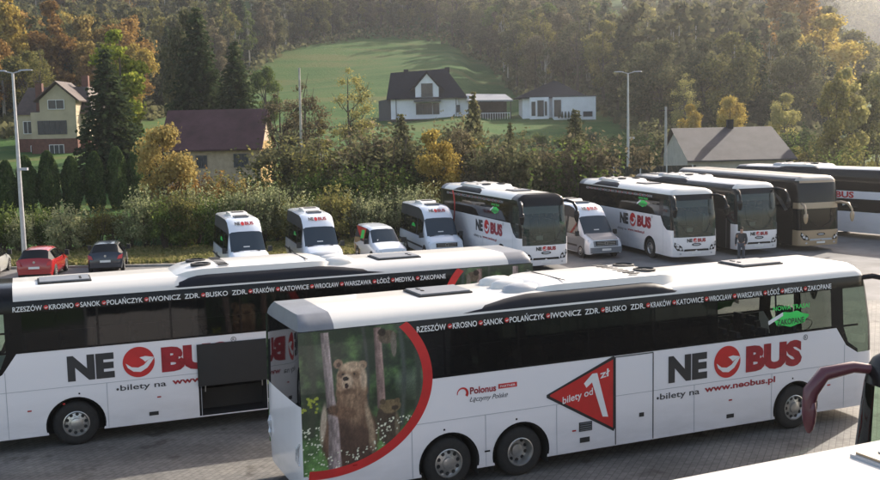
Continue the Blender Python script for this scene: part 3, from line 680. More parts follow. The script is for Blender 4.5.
M_fair = M_plain('blue_black_fairing', (.010, .012, .018), .5, var=.1, spec=.2)

# 1 the coach across the front, right flank towards us
c1 = coach('coach', 'big white coach in front with the bear picture and the red 1 zł triangle', (7.759, 25.277), .4087)
roof_kit(c1, hatches=((-8.45, .2), (-.15, .2)))
# its own extra graphics on the right flank
f = lambda x, z: (x, -1.275 - .006, z); fe = lambda x, z: (x, -1.275 - .010, z); fg_ = lambda x, z: (x, -1.275 - .014, z)
mb = MB()
mb.add([f(*p) for p in ((-6.66, 1.60), (-5.02, .66), (-4.985, .72), (-4.985, 2.30), (-5.03, 2.31), (-6.66, 1.66))], [(0, 1, 2, 3, 4, 5)], 0)
mb.add([fe(*p) for p in ((-6.58, 1.62), (-5.04, .74), (-5.03, 2.24), (-6.58, 1.65))], [(0, 1, 2, 3)], 1)
g = lambda x, z: fg_(-6.28 + x * math.cos(.0) , 1.42 + z + x * .16)
text(mb, 'bilety od', 0, .74, 0, .15, g, 2, .012)
mb.add([fg_(*p) for p in ((-5.30, 1.02), (-5.16, 1.00), (-5.43, 1.99), (-5.55, 1.99), (-5.76, 1.80), (-5.70, 1.70), (-5.56, 1.80))], [(0, 1, 2, 3, 4, 5, 6)], 2)
text(mb, 'zł', -5.36, -5.12, 1.86, .17, lambda x, z: fg_(x, z + (x + 5.36) * .16), 2, .012)
o = mb.build('price_triangle', [mattblack, red, textwhite], c1); o['label'] = 'red triangle reading bilety od 1 zł'
mb = MB()
text(mb, 'Polonus', -8.42, -7.83, 1.90, .135, f, 0, .03)
N = 14; pts = []
for k in range(N + 1):
    th = PI * 1.05 - PI * 1.25 * k / N; r1 = .13; r0 = .13 - .015 - .05 * k / N; pts += [(-8.58 + r1 * math.cos(th), 1.93 + r1 * math.sin(th)), (-8.58 + r0 * math.cos(th), 1.93 + r0 * math.sin(th))]
mb.add([f(*p) for p in pts], [(2 * k, 2 * k + 1, 2 * k + 3, 2 * k + 2) for k in range(N)], 1)
mb.add([f(*p) for p in ((-7.78, 1.93), (-7.35, 1.93), (-7.35, 2.03), (-7.78, 2.03))], [(0, 1, 2, 3)], 1)
text(mb, 'PARTNER', -7.74, -7.39, 1.955, .045, fe, 3, .01)
text(mb, 'Łączymy Polskę', -8.44, -7.58, 1.74, .10, f, 2, 0, slant=.35)
mb.build('partner_lettering', [dred, red, charcoal, textwhite], c1)
mb = MB(); z0, z1, a, b = .35, 2.28, -4.97, -4.0
for (cx, cz, sx, sz) in ((a, (z0 + z1) / 2, .022, z1 - z0), (b, (z0 + z1) / 2, .022, z1 - z0), ((a + b) / 2, z1, b - a, .022)): mb.box((cx, -1.277, cz), (sx, .008, sz), 0)
mb.box((-4.30, -1.279, .93), (.12, .012, .09), 0); mb.build('side_door', [mattblack], c1)
mb = MB(); mb.box((-5.72, -1.279, .86), (.32, .012, .20), 0)
for k in range(4): mb.box((-5.72, -1.286, .79 + k * .047), (.27, .008, .014), 1)
mb.box((-5.74, -1.279, .57), (.24, .012, .11), 0); mb.box((-1.9, -1.279, .58), (.2, .012, .09), 0); mb.build('vent', [mattblack, grey], c1)
# rear lamp cluster and number recess of the near rear corner
mb = MB()
for sgn in (-1, 1):
    mb = MB(); mb.tube([(-11.93, sgn * 1.13, 1.32), (-11.97, sgn * 1.05, 1.22), (-11.97, sgn * 1.02, 1.0), (-11.94, sgn * 1.08, .88)], [.03, .045, .045, .03], 8); mb.build('tail_light', lens, c1, smooth=True)

# 2 the coach behind it, facing left, luggage flap open
c2 = coach('coach', 'white coach facing left with its dark luggage bay open', (-9.042, 25.164), 3.5149, dome=True,
           sticker=False, luggage=(-4.51, -2.84, .36, 1.12, 1))
roof_kit(c2, hatches=((-8.3, .2), (.05, .2)), wedge=(-7.7, -2.3), ac=(-6.5, -2.6))
mb = MB(); mb.box((-3.675, 1.275 + .04, 1.62), (1.69, .04, 1.03), 1); mb.box((-3.675, 1.275 + .063, 1.62), (1.62, .004, .96), 1)
mb.build('luggage_flap', [black, mattblack], c2)
mb = MB(); mb.tube([(-3.0, 1.27, .95), (-3.02, 1.30, 1.4)], .014, 6); mb.tube([(-4.4, 1.27, .95), (-4.38, 1.30, 1.4)], .014, 6); mb.build('flap_strut', silver, c2)
mb = MB(); mb.box((-1.76, 1.279, .56), (.22, .012, .09), 0); mb.box((.25, 1.279, 1.03), (.05, .01, .04), 1); mb.build('vent', [mattblack, redlens], c2)

FARK = dict(near=False, seats=True, ur=-9.6, axles=(0., -6.2), group='coaches parked nose out along the back of the lot', side_glass=glass_o)
def far_coach(label, front, head, H=3.5, **kw):
    d = Vector((math.cos(head), math.sin(head))); p = Vector(front) - d * 2.6; k = dict(FARK); k.update(kw); k['zt'] = H
    return coach('coach', label, p, head, **k)
c3 = far_coach('white coach parked between a white minibus and the dark silver minibus', (5.109, 50.364), -1.2465, H=3.45, bear='arc', dome=True)
roof_kit(c3, zt=3.45, ac=(-6.9, -3.6), wedge=(-7.4, -3.0), hatches=((-1.0, .1),))
c4 = far_coach('white coach parked just right of the dark silver minibus', (12.873, 52.47), -1.3028, H=3.42, bear=None, arms='black')
roof_kit(c4, zt=3.42, ac=(-7.2, -4.6), wedge=(-7.6, -4.0), hatches=((-2.9, .1),))
c5 = far_coach('white-fronted dark coach parked left of the black double-decker', (16.751, 54.877), -1.288, H=3.5, bear=None, paint=blackpaint, frontp=white, livery='plain', sticker=False, edge=True)
roof_kit(c5, ac=(-6.6, -3.4), wedge=(-7.2, -2.8), hatches=((-8.6, .1),))
d = Vector((math.cos(-1.2837), math.sin(-1.2837))); p = Vector((20.358, 55.873)) - d * 2.6
c6 = coach('double_decker_coach', 'tall black double-decker coach with a beige bumper and two stacked windscreens', p, -1.2837, near=False, seats=False, ur=-10.6, axles=(0., -6.6, -7.95), zt=3.78, zb=2.3, top=.24, cat='double-decker coach',
           paint=blackpaint, roofp=creamroof, frontp=beige, front_glass=glass_o, deck2=True, livery='plain', bear=None, sticker=False, arms='beige', side_glass=glass_o, rear_grey=False, frontname=False, edge=True, group='coaches parked nose out along the back of the lot')
mb = MB()
for v in (-1, 1):                     # big white curve along the flank
    pts = []
    for k in range(17):
        t = k / 16; u = 1.2 - 9.5 * (1 - t) ** 1.0; z = 3.62 - 1.4 * max(0, (t - .72) / .28) ** 2; pts += [(u + (.25 if t > .9 else 0), v * 1.287, z), (u - .02, v * 1.287, z - .10)]
    mb.add(pts, [(2 * k, 2 * k + 1, 2 * k + 3, 2 * k + 2) for k in range(16)])
mb.build('flank_stripe', silver, c6)
d = Vector((math.cos(-1.0), math.sin(-1.0)))
c7 = coach('coach', 'tall white and black coach with red lettering at the right end of the parked row', (27.64, 58.92), -1.0, near=False, seats=False, ur=-13.2, axles=(0., -6.3), zt=3.8, zb=2.75, group='coaches parked nose out along the back of the lot',
           livery='red_name', bear=None, sticker=True, side_glass=glass_o, arms='white', frontname=False, edge=True)
roof_kit(c7, zt=3.8, ac=(-10.0, -7.0), wedge=(-10.4, -6.5), hatches=((-2.2, .1),))
mb = MB(); fb = lambda x, z: (x, -1.275 - .008, z)
mb.add([fb(*p) for p in ((-7.8, 1.55), (-1.9, 1.55), (-1.9, 2.3), (-7.8, 2.3))], [(0, 1, 2, 3)], 0); mb.build('lower_window', glass_o, c7)
mb = MB(); text(mb, 'NEO', -6.9, -5.6, 2.36, .34, fb, 1, .04); text(mb, 'BUS', -5.35, -4.1, 2.36, .34, fb, 0, .04); mb.build('logo_lettering', [red, charcoal], c7)
# 8 maroon coach, only its windscreen corner and mirror arm in the picture
c8 = coach('coach', 'dark coach at the right edge with a drooping maroon mirror arm', Vector((6.66, 14.85)) - Vector((math.cos(3.56), math.sin(3.56))) * 2.6, 3.56, paint=blackpaint, roofp=blackpaint, near=True, livery='plain', bear=None, sticker=False,
           front_glass=glass_c, arms='maroon', frontname=False, rear_grey=False, ur=-9.6, axles=(0., -6.2), seats=False, bare=True, cw=2, side_glass=glass_c, zb=1.95)
# 9 near coach, only the corner of its roof in the picture
a9 = .42; u9 = Vector((math.cos(a9), math.sin(a9))); n9 = Vector((-math.sin(a9), math.cos(a9)))
p9 = Vector((4.35, 11.55)) - n9 * 1.22
c9 = coach('coach', 'white coach nearest to us, only its roof edge showing bottom right', p9 + u9 * 3, a9, near=False, seats=False, ur=-9.6, axles=(0., -6.2), livery='plain', bear=None, sticker=False, side_glass=glass_o, frontname=False, arms='white')
roof_kit(c9, ac=(-8.4, -6.2), wedge=(-8.8, -5.8), hatches=((-2.75, .1),), hm=beige)
bpy.context.view_layer.update()

# ------------------------------------------------------------------ vans and cars
def loft_vehicle(name, label, cat, pos, head, st, wbelt, paint, gl, frontst, glass_st, rear=False, wheels=(), wr=.33, W=.9, group=None, lower=None, extra=None):
    """st: stations from the front backwards (u, z_low, z_belt, z_roof, w_belt, w_roof); cross sections joined into a shell"""
    root = thing(name, label, cat, (pos[0], pos[1], 0), head, group)
    def sec(u, zl, zb, zr, wb, wr_):
        zb = min(zb, zr - .02)
        r = [(wb - .06, zl), (wb, zl + (zb - zl) * .35), (wb, zl + (zb - zl) * .75), (wb - .03, zb), (wr_, zr - .07 if zr - zb > .15 else zr - .01), (wr_ * .86, zr), (wr_ * .4, zr + .025)]
        return [(u, -a, z) for a, z in r] + [(u, a, z) for a, z in reversed(r)]
    S = [sec(*s) for s in st]; n = len(S[0]); b = MB(); wsm = MB(); rw = MB(); sw = {}
    for i in range(len(S) - 1):
        for k in range(n - 1):
            q = [S[i][k], S[i][k + 1], S[i + 1][k + 1], S[i + 1][k]]
            if i in frontst and 4 <= k <= 8: wsm.add(q, [(0, 1, 2, 3)])
            elif rear and i in rear and 4 <= k <= 8: rw.add(q, [(0, 1, 2, 3)])
            elif i in glass_st and k in (3, 9): sw.setdefault((k, glass_st[i]), MB()).add(q, [(0, 1, 2, 3)])
            else: b.add(q, [(0, 1, 2, 3)], 1 if (lower and k in (0, 12)) or (k in (3, 9) and i not in (0,) and st[i][3] - st[i][2] > .3) else 0)
    b.add(S[0], [tuple(range(n))], 0); b.add(S[-1], [tuple(range(n))], 0); b.add([S[i][k] for i in range(len(S)) for k in (0, n - 1)], [(2 * i, 2 * i + 1, 2 * i + 3, 2 * i + 2) for i in range(len(S) - 1)], 1)
    for ax in wheels:
        for sd_ in (-1, 1):
            b.lathe([(wr + .07, .0), (wr + .06, .012), (0, .012)], (ax, sd_ * (W - .002), wr + .02), n=22, mi=1, sgn=sd_)
    body = b.build('body', [paint, mattblack], root, smooth=True, angle=38)
    wsm.build('windscreen', gl, root, smooth=True)
    if rw.v: rw.build('rear_window', glass_o, root, smooth=True)
    for k in sorted(sw): sw[k].build('side_window', gl if isinstance(gl, bpy.types.Material) else glass_o, root)
    for ax in wheels:
        for sd_ in (-1, 1):
            a = add_wheel(root, ax, sd_, wr, W + .045, .2)
    for sd_ in (-1, 1):
        i0 = frontst[0]; u, _, zb, zr, wb, wrf = st[i0]
        m_ = MB(); m_.box((u - .3, sd_ * (wb + .13), zb + .16), (.12, .2, .26)); m_.tube([(u - .28, sd_ * (wb - .02), zb + .06), (u - .3, sd_ * (wb + .08), zb + .1)], .025, 6)
        m_.build('mirror', mattblack, root)
    if extra: extra(root)
    return root
vanst = [(-.00, .32, .62, .78, .80, .70), (-.06, .26, .8, .98, .93, .80), (-.30, .24, 1.0, 1.10, .97, .82), (-.85, .24, 1.12, 1.25, .985, .84), (-1.55, .24, 1.15, 2.12, .99, .80), (-1.72, .24, 1.15, 2.32, .99, .80), (-2.15, .24, 1.15, 2.62, .99, .80), (-2.7, .24, 1.15, 2.72, .99, .80),
         (-2.75, .24, 1.15, 2.72, .99, .80), (-4.2, .24, 1.15, 2.73, .99, .80), (-4.26, .24, 1.15, 2.73, .99, .80), (-5.6, .24, 1.15, 2.73, .99, .80), (-5.66, .24, 1.15, 2.72, .99, .80), (-6.75, .24, 1.15, 2.70, .985, .80), (-6.92, .3, 1.15, 2.62, .95, .76)]
# a separate low window belt: side glass sits below a deep painted cant rail
def van_extra(dark, name_on_cap=True):
    def ex(root):
        for sd_ in (-1, 1):
            for j, (a, b) in enumerate(((-1.75, -2.6), (-2.85, -4.15), (-4.3, -5.55), (-5.7, -6.7))):
                w0, w1 = .965, .845
                def fw(u, z): return (u, sd_ * (w0 - (z - 1.18) / (2.62 - 1.18) * (w0 - .806) + .012), z)
                top_a = 2.05 if j else 1.95
                p = [(a, 1.22), (b, 1.22), (b, 2.08), (a, top_a)]
                if j == 0: p = [(-1.25, 1.24), (b, 1.22), (b, 2.08), (-1.8, 2.02)]
                m_ = MB(); m_.add([fw(*q) for q in p], [(0, 1, 2, 3)]); m_.build('side_window', glass_o, root)
            hl = MB(); pts = [(.62, .74), (.90, .72), (.95, .9), (.93, 1.02), (.72, .96)]
            hl.add([(-.06 - .16 * (v - .6) / .35 - .5 * max(0, z - .85) + .03, sd_ * v, z) for v, z in pts], [tuple(range(5))]); hl.build('headlight', lens, root)
        g = MB(); g.box((.0, 0, .83), (.05, 1.15, .22), 0, ry=-.15); 
        for k in range(3): g.box((.035, 0, .76 + k * .07), (.02, 1.05, .018), 1)
        g.lathe([(.09, .0), (.09, .02), (.07, .02), (.07, 0)], (.035, 0, .84), axis='X', n=16, mi=1)
        g.build('grille', [mattblack, silver], root)
        bm_ = MB(); bm_.box((.02, 0, .48), (.12, 1.75, .28)); bm_.build('bumper', dark, root, smooth=True)
        p = MB(); p.box((.09, 0, .50), (.012, .52, .11)); p.build('number_plate', plate, root)
        w = MB()
        for v in (-.48, .32): w.box((-.80, v, 1.245), (.1, .5, .03), 0, ry=.1)
        w.build('wiper', mattblack, root)
        cd = MB(); cd.box((-.98, -.05, 1.42), (.02, .3, .12), ry=-.6); cd.build('windscreen_card', plate, root)
        fe = lambda x, z: (-1.74 - (z - 2.32) * 1.42 + .05, x, z + .055)
        text_l = MB(); text(text_l, 'NE', -.46, -.20, 2.40, .13, fe, 0, .05); text(text_l, 'BUS', .03, .46, 2.40, .13, fe, 1, .05)
        text_l.add([fe(*q) for q in ell((-.085, 2.455), .085, .085, 20)], [tuple(range(20))], 2); text_l.build('logo_lettering', [charcoal, dred, red], root)
        ac = MB()
        for (x0, x1, y, h) in ((-4.9, -3.5, .52, .16),):
            vs = []
            for u, hh, ww in ((x0 - .2, 0, .4), (x0, h, .5), (x1 - .3, h, .5), (x1, 0, .42)): vs += [(u, -ww, 2.72), (u, -ww * .9, 2.74 + hh), (u, ww * .9, 2.74 + hh), (u, ww, 2.72)]
            ac.add(vs, [(i * 4 + k, i * 4 + k + 1, i * 4 + 5 + k, i * 4 + 4 + k) for i in range(3) for k in range(3)], 0)
        ac.box((-4.1, 0, 2.92), (.45, .6, .02), 1)
        ac.build('air_conditioner', [roofwhite, mattblack], root, smooth=True, angle=40)
        h = MB(); h.box((-2.95, 0, 2.78), (.62, .72, .07), 0); h.box((-2.95, 0, 2.82), (.5, .6, .012), 1); h.build('roof_hatch', [grey, mattblack], root)
        for sd_ in (-1, 1):
            r_ = MB(); r_.box((-4.2, sd_ * 1.0, .62), (5.6, .02, .10)); r_.build('rubbing_strip', mattblack, root)
        gs = MB(); gs.add([(-3.5 + .42 * math.cos(t), -(.965 - .05 + .02), 1.55 + .22 * math.sin(t)) for t in [2 * PI * k / 16 for k in range(16)]], [tuple(range(16))]); gs.build('green_sticker', green, root)
    return ex
vg = 'white minibuses parked nose out in the row'
bluewhite = M_paint('cool_white_paint', (.70, .74, .80), dirt=.15)
silverp = M_plain('silver_grey_paint', (.15, .165, .19), .45, metal=.1, coat=.4, var=.05)
for i, (lb, p, a, gmix) in enumerate((('white minibus parked furthest left in the row, right of the dark hatchback', (-9.066, 50.09), -1.242, vg),
                     ('white minibus second from the left, beside the small white van', (-5.705, 51.74), -1.284, vg),
                     ('white minibus between the small white van and a white coach', (.358, 55.219), -1.307, vg))):
    loft_vehicle('minibus', lb, 'minibus', p, a, vanst, 1.15, bluewhite, glass_v, (3,), {}, False, (-.98, -5.2), .35, .985, gmix, extra=van_extra(bluewhite))
v4 = loft_vehicle('minibus', 'dark silver minibus with a white cap over its windscreen', 'minibus', (8.665, 54.6), -1.253, vanst, 1.15, bluewhite, glass_v, (3,), {}, False, (-.98, -5.2), .35, .985, None, extra=van_extra(silverp))
# its lower half is a darker silver-grey
mb = MB()
for sd_ in (-1, 1): mb.add([(u, sd_ * 1.0, z) for u, z in ((-.6, .3), (-6.8, .3), (-6.8, 1.2), (-1.2, 1.2), (-.5, 1.05))], [(0, 1, 2, 3, 4)])
mb.add([(.03, -.7, .66), (.03, .7, .66), (-.04, .72, .95), (-.04, -.72, .95)], [(0, 1, 2, 3)])
mb.add([(-.05, -.7, 1.005), (-.05, .7, 1.005), (-.3, .76, 1.135), (-.3, -.76, 1.135), (-.82, -.80, 1.285), (-.82, .80, 1.285)], [(0, 1, 2, 3), (3, 2, 5, 4)])
mb.build('lower_panel', silverp, v4)

# small white van
cst = [(0, .3, .5, .66, .72, .60), (-.06, .22, .7, .82, .84, .70), (-.35, .2, .82, .92, .88, .74), (-1.0, .2, .98, 1.08, .89, .74), (-1.7, .2, 1.02, 1.70, .89, .66), (-2.1, .2, 1.02, 1.79, .89, .67), (-2.16, .2, 1.02, 1.79, .89, .67), (-3.1, .2, 1.02, 1.82, .89, .67), (-3.2, .2, 1.02, 1.82, .89, .67), (-4.2, .22, 1.02, 1.80, .88, .66), (-4.36, .3, .98, 1.70, .83, .62)]
def caddy_extra(root):
    for sd_ in (-1, 1):
        hl = MB(); hl.add([(.01 - .25 * (v - .5) - .6 * max(0, z - .66) + .03, sd_ * v, z) for v, z in ((.5, .62), (.78, .62), (.84, .80), (.6, .76))], [(0, 1, 2, 3)]); hl.build('headlight', lens, root)
        w = MB(); w.add([(u, sd_ * (.885 - (z - 1.02) * .28 + .012), z) for u, z in ((-1.35, 1.08), (-2.1, 1.06), (-2.1, 1.62), (-1.75, 1.60))], [(0, 1, 2, 3)]); w.build('side_window', glass_o, root)
    for (mt, pts) in ((red, ((-2.2, 1.1), (-3.2, 1.3), (-4.2, 1.74), (-2.2, 1.74))), (green, ((-2.3, 1.2), (-2.9, 1.15), (-3.0, 1.6), (-2.4, 1.62))), (beige, ((-2.9, .35), (-4.1, .35), (-4.1, 1.15), (-3.0, 1.2)))):
        s = MB(); e = .012 if mt is not green else .017; s.add([(u, -(.89 - max(0, z - 1.02) * .28 + e), z) for u, z in pts], [(0, 1, 2, 3)]); s.build('side_graphic', mt, root)
    g = MB(); g.box((.01, 0, .60), (.05, 1.0, .12)); g.build('grille', mattblack, root)
    b = MB(); b.box((.03, 0, .40), (.1, 1.55, .24)); b.build('bumper', bluewhite, root)
    p = MB(); p.box((.09, 0, .42), (.012, .52, .11)); p.build('number_plate', plate, root)
    cd = MB(); cd.box((-1.12, -.2, 1.19), (.02, .5, .1), ry=-.8); cd.build('windscreen_card', plate, root)
    tl = MB(); text(tl, 'NEOBUS', -.3, .3, 0, .09, lambda x, z: (-.62 - z * .9 + .05, x, .995 + z * .25 - .02), 0, .03); tl.build('logo_lettering', charcoal, root)
loft_vehicle('small_van', 'small white van with red and green side graphics beside the minibuses', 'van', (-2.493, 53.964), -1.227, cst, 1, bluewhite, glass_v, (3,), {}, False, (-.75, -3.5), .31, .89, None, extra=caddy_extra)

# hatchbacks nose in: rear ends towards us
hst = [(0, .3, .5, .62, .66, .5), (-.12, .2, .66, .74, .80, .62), (-.9, .18, .86, .93, .86, .70), (-1.75, .18, .92, 1.38, .87, .60), (-2.1, .18, .93, 1.46, .87, .60), (-2.9, .18, .95, 1.47, .87, .60), (-3.45, .18, .97, 1.42, .86, .58), (-3.92, .2, .98, 1.05, .84, .66), (-4.02, .3, .80, .86, .80, .66), (-4.06, .34, .56, .60, .74, .62)]
def hatch_extra(root):
    for sd_ in (-1, 1):
        t = MB(); t.add([(-4.03 + .12 * (v - .7) / .1 * .5 + (z - .85) * .35 - .03, sd_ * (v + .02), z) for v, z in ((.56, .72), (.80, .74), (.84, .96), (.64, .90))], [(0, 1, 2, 3)]); t.build('tail_light', redlens, root)
        w = MB()
        for a, b, c, d in ((-1.25, -2.2, -2.15, -1.9), (-2.28, -3.25, -3.2, -2.3)): w.add([(u, sd_ * (.875 - (z - .95) * .53 + .014), z) for u, z in ((a, .98), (b, .98), (c, 1.38), (d, 1.38))], [(0, 1, 2, 3)])
        w.build('side_window', glass_o, root)
    p = MB(); p.box((-4.10, 0, .62), (.012, .52, .11)); p.build('number_plate', plate, root)
    b = MB(); b.box((-4.04, 0, .42), (.10, 1.5, .24)); b.build('bumper', root['bm'] if False else bpy.data.materials[root['label'].split()[0] + '_car_paint'], root)
    e = MB(); e.lathe([(.06, 0), (.06, .012), (0, .015)], (-4.045, 0, .88), axis='X', n=16, sgn=-1); e.build('badge', silver, root)
redp = M_paint('red_car_paint', (.33, .012, .015), dirt=.1); bluep = M_paint('navy_car_paint', (.012, .018, .032), dirt=.1); silverc = M_paint('silver_car_paint', (.42, .43, .42), dirt=.1)
def hatchback(label, rear, a, paint):
    p = Vector(rear) + Vector((math.cos(a), math.sin(a))) * 4.05
    return loft_vehicle('parked_car', label, 'car', p, a, hst, 1, paint, glass_o, (2,), {}, (6,), (-.8, -3.3), .30, .865, 'cars parked at the left end of the lot', extra=hatch_extra)
hatchback('red hatchback parked nose in beside the tall lamp post', (-19.85, 51.0), math.radians(98), redp)
hatchback('navy hatchback parked nose in between the red car and the minibuses', (-17.0, 53.0), math.radians(103), bluep)
hatchback('silver car cut off by the left edge of the picture', (-22.95, 51.6), math.radians(100), silverc)

# ------------------------------------------------------------------ buildings
plaster_w = M_plain('white_plaster', (.74, .76, .80), .85, var=.06, scale=.8); cream = M_plain('cream_plaster', (.42, .36, .25), .9, var=.12, scale=.8); brown = M_plain('brown_brick', (.13, .055, .04), .85, var=.3, scale=3)
slate = M_plain('dark_roof_tiles', (.010, .014, .024), 1.0, spec=.05, var=.25, scale=2, bump=.5); brownroof = M_plain('brown_roof_tiles', (.07, .048, .04), .7, var=.3, scale=2, bump=.5)
def M_corr(name, col, sx=5, rot=0):
    mt, t, b = nodes(name); tc = t.nodes.new('ShaderNodeTexCoord'); w = t.nodes.new('ShaderNodeTexWave'); w.inputs['Scale'].default_value = sx; w.inputs['Distortion'].default_value = .2; w.bands_direction = 'X'
    t.links.new(tc.outputs['Object'], w.inputs[0]); n = noise(t, .8, 5); r = ramp(t, [(.3, tuple(x * .7 for x in col)), (.7, tuple(x * 1.25 for x in col))]); t.links.new(n.outputs[0], r.inputs[0])
    mx = t.nodes.new('ShaderNodeMix'); mx.data_type = 'RGBA'; mx.blend_type = 'MULTIPLY'; mx.inputs[0].default_value = .5; t.links.new(r.outputs[0], mx.inputs[6]); t.links.new(w.outputs[0], mx.inputs[7]); t.links.new(mx.outputs[2], b.inputs['Base Color'])
    bp = t.nodes.new('ShaderNodeBump'); bp.inputs['Strength'].default_value = .7; bp.inputs['Distance'].default_value = .06; t.links.new(w.outputs[0], bp.inputs['Height']); t.links.new(bp.outputs[0], b.inputs['Normal']); b.inputs['Roughness'].default_value = .75; b.inputs['Specular IOR Level'].default_value = .25
    return mt
maroonroof = M_corr('maroon_sheet_roof', (.11, .055, .065)); greyroof = M_corr('grey_sheet_roof', (.085, .08, .095)); metalroof = M_plain('grey_flat_roof', (.22, .23, .25), .5)
glass_h = M_plain('house_window_glass', (.03, .04, .055), .1, var=.2); wood = M_plain('dark_wood', (.05, .035, .028), .8, var=.3); ochre = M_plain('sunlit_gable_ochre', (.42, .28, .10), .8, var=.2)
framew = M_plain('white_frame', (.7, .7, .7), .5, var=.03); framed = M_plain('dark_frame', (.05, .055, .065), .5)
def win(parent, x, y, z, w, h, frame=framed, nrm='-y', mull=1):
    """casement in a wall facing -y (or +x)"""
    f = MB(); p = MB(); t = .07
    def B(mb_, cx, cz, sx, sz, dep, off):
        if nrm == '-y': mb_.box((x + cx, y - off, z + cz), (sx, dep, sz))
        else: mb_.box((x + off, y + cx, z + cz), (dep, sx, sz))
    B(f, -w / 2, h / 2, t, h + t, .10, .03); B(f, w / 2, h / 2, t, h + t, .10, .03); B(f, 0, 0, w - t, t, .10, .03); B(f, 0, h, w - t, t, .10, .03)
    for k in range(mull): B(f, -w / 2 + w * (k + 1) / (mull + 1), h / 2, t * .7, h - t, .08, .03)
    o = f.build('window', frame, parent); B(p, 0, h / 2, w - t, h - t, .03, .012); p.build('pane', glass_h, o); return o
def house(name, label, x, y, z, rz, cat='house'): return thing(name, label, cat, (x, y, z), rz)

# white house with a gabled dormer (x, y local: front wall at y = 0 facing -y)
H1 = house('house', 'white house with dark hipped roof and a gabled front on the green hillside', -1.75, 182, ground_z(-1.75, 182) + .1, .0)
mb = MB(); w2 = 6.2; dp = 9; hh = 3.7
mb.add([(-w2, 0, -1.5), (w2 - .9, 0, -1.5), (w2 - .9, dp, -1.5), (-w2, dp, -1.5), (-w2, 0, hh), (w2 - .9, 0, hh), (w2 - .9, dp, hh), (-w2, dp, hh)], [(0, 1, 5, 4), (1, 2, 6, 5), (2, 3, 7, 6), (3, 0, 4, 7)], 0)
mb.box((w2 + .1, 2.6, 1.2), (1.9, 3.6, 5.2), 0)
mb.add([(-1.95, -.6, hh - .4), (2.05, -.6, hh - .4), (2.05, -.6, 5.3), (.05, -.6, 7.6), (-1.95, -.6, 5.3), (-1.95, 3, hh - .4), (2.05, 3, hh - .4), (2.05, 3, 5.3), (.05, 3, 7.6), (-1.95, 3, 5.3)], [(0, 1, 2, 3, 4), (0, 4, 9, 5), (1, 6, 7, 2)], 0)
mb.build('wall', plaster_w, H1)
mb = MB(); e = .7; r1, r2 = -3.4, 2.2; top = 9.0
mb.add([(-w2 - e, -e, hh - .15), (w2 + e, -e, hh - .15), (w2 + e, dp + e, hh - .15), (-w2 - e, dp + e, hh - .15), (-w2 - .1, dp / 2, top - .9), (r2 + 1.2, dp / 2, top - .35), (-w2 - .1 + .01, dp / 2, top - .9)], [(0, 1, 5, 4), (1, 2, 5), (2, 3, 4, 5), (3, 0, 4)], 0)
mb.add([(-w2 - e, -e, hh - .35), (w2 + e, -e, hh - .35), (w2 + e, dp + e, hh - .35), (-w2 - e, dp + e, hh - .35), (-w2 - e, -e, hh - .15), (w2 + e, -e, hh - .15), (w2 + e, dp + e, hh - .15), (-w2 - e, dp + e, hh - .15)], [(0, 1, 5, 4), (1, 2, 6, 5), (2, 3, 7, 6), (3, 0, 4, 7), (0, 1, 2, 3)], 0)
for sg in (-1, 1):   # dormer slopes
    mb.add([(.05, -1.1, 7.85), (.05, dp / 2, 7.85), (.05 + sg * 2.9, dp / 2, 4.75), (.05 + sg * 2.9, -1.1, 4.75), (.05, -1.1, 8.05), (.05, dp / 2, 8.05), (.05 + sg * 2.95, dp / 2, 4.9), (.05 + sg * 2.95, -1.1, 4.9)], [(0, 1, 2, 3), (4, 5, 6, 7), (0, 3, 7, 4), (2, 3, 7, 6), (1, 2, 6, 5)], 0)
rf = mb.build('roof', slate, H1)
for cx, ch in ((-3.6, 8.4), (3.6, 8.6)):
    c_ = MB(); c_.box((cx, dp / 2, ch - .6), (.8, .6, 1.7)); c_.build('chimney', slate, rf)
win(H1, .05, -.6, 3.75, 1.9, 2.2, framed); [win(H1, xx, 0, .75, 1.05, 1.85, framed) for xx in (-1.35, 1.55)]; win(H1, .05, 0, .75, 1.6, 1.85, framed)
win(H1, w2 - .1 - 1.15 + .4, 0, 1.0, .01 + .5, 1.2, framed, mull=0)
mb = MB(); mb.box((.1, -1.0, 3.0), (4.6, 2.0, .28)); mb.build('balcony', framed, H1)
mb = MB()
for k in range(13): mb.box((-.95 + k * .165, -1.75, 3.6), (.04, .04, .9))
mb.box((.05, -1.75, 4.05), (2.1, .06, .06)); mb.build('railing', framed, H1)
mb = MB(); mb.box((-w2 + .9, -.06, 1.1), (.12, .1, 5)); mb.box((w2 - 1.2, -.06, 1.1), (.12, .1, 5)); mb.build('downpipe', framed, H1)
mb = MB(); mb.box((0, -.7, -.2), (12.4, 1.4, .35)); mb.build('terrace', wood, H1)
mb = MB(); mb.add([(-w2 - 2.2, 2, -1), (-w2 - .02, 2, -1), (-w2 - .02, 5.5, -1), (-w2 - 2.2, 5.5, -1), (-w2 - 2.2, 2, 3.2), (-w2 - .02, 2, 3.6), (-w2 - .02, 5.5, 3.6), (-w2 - 2.2, 5.5, 3.2)], [(0, 1, 5, 4), (1, 2, 6, 5), (2, 3, 7, 6), (3, 0, 4, 7), (4, 5, 6, 7)]); mb.build('side_porch', framed, H1)

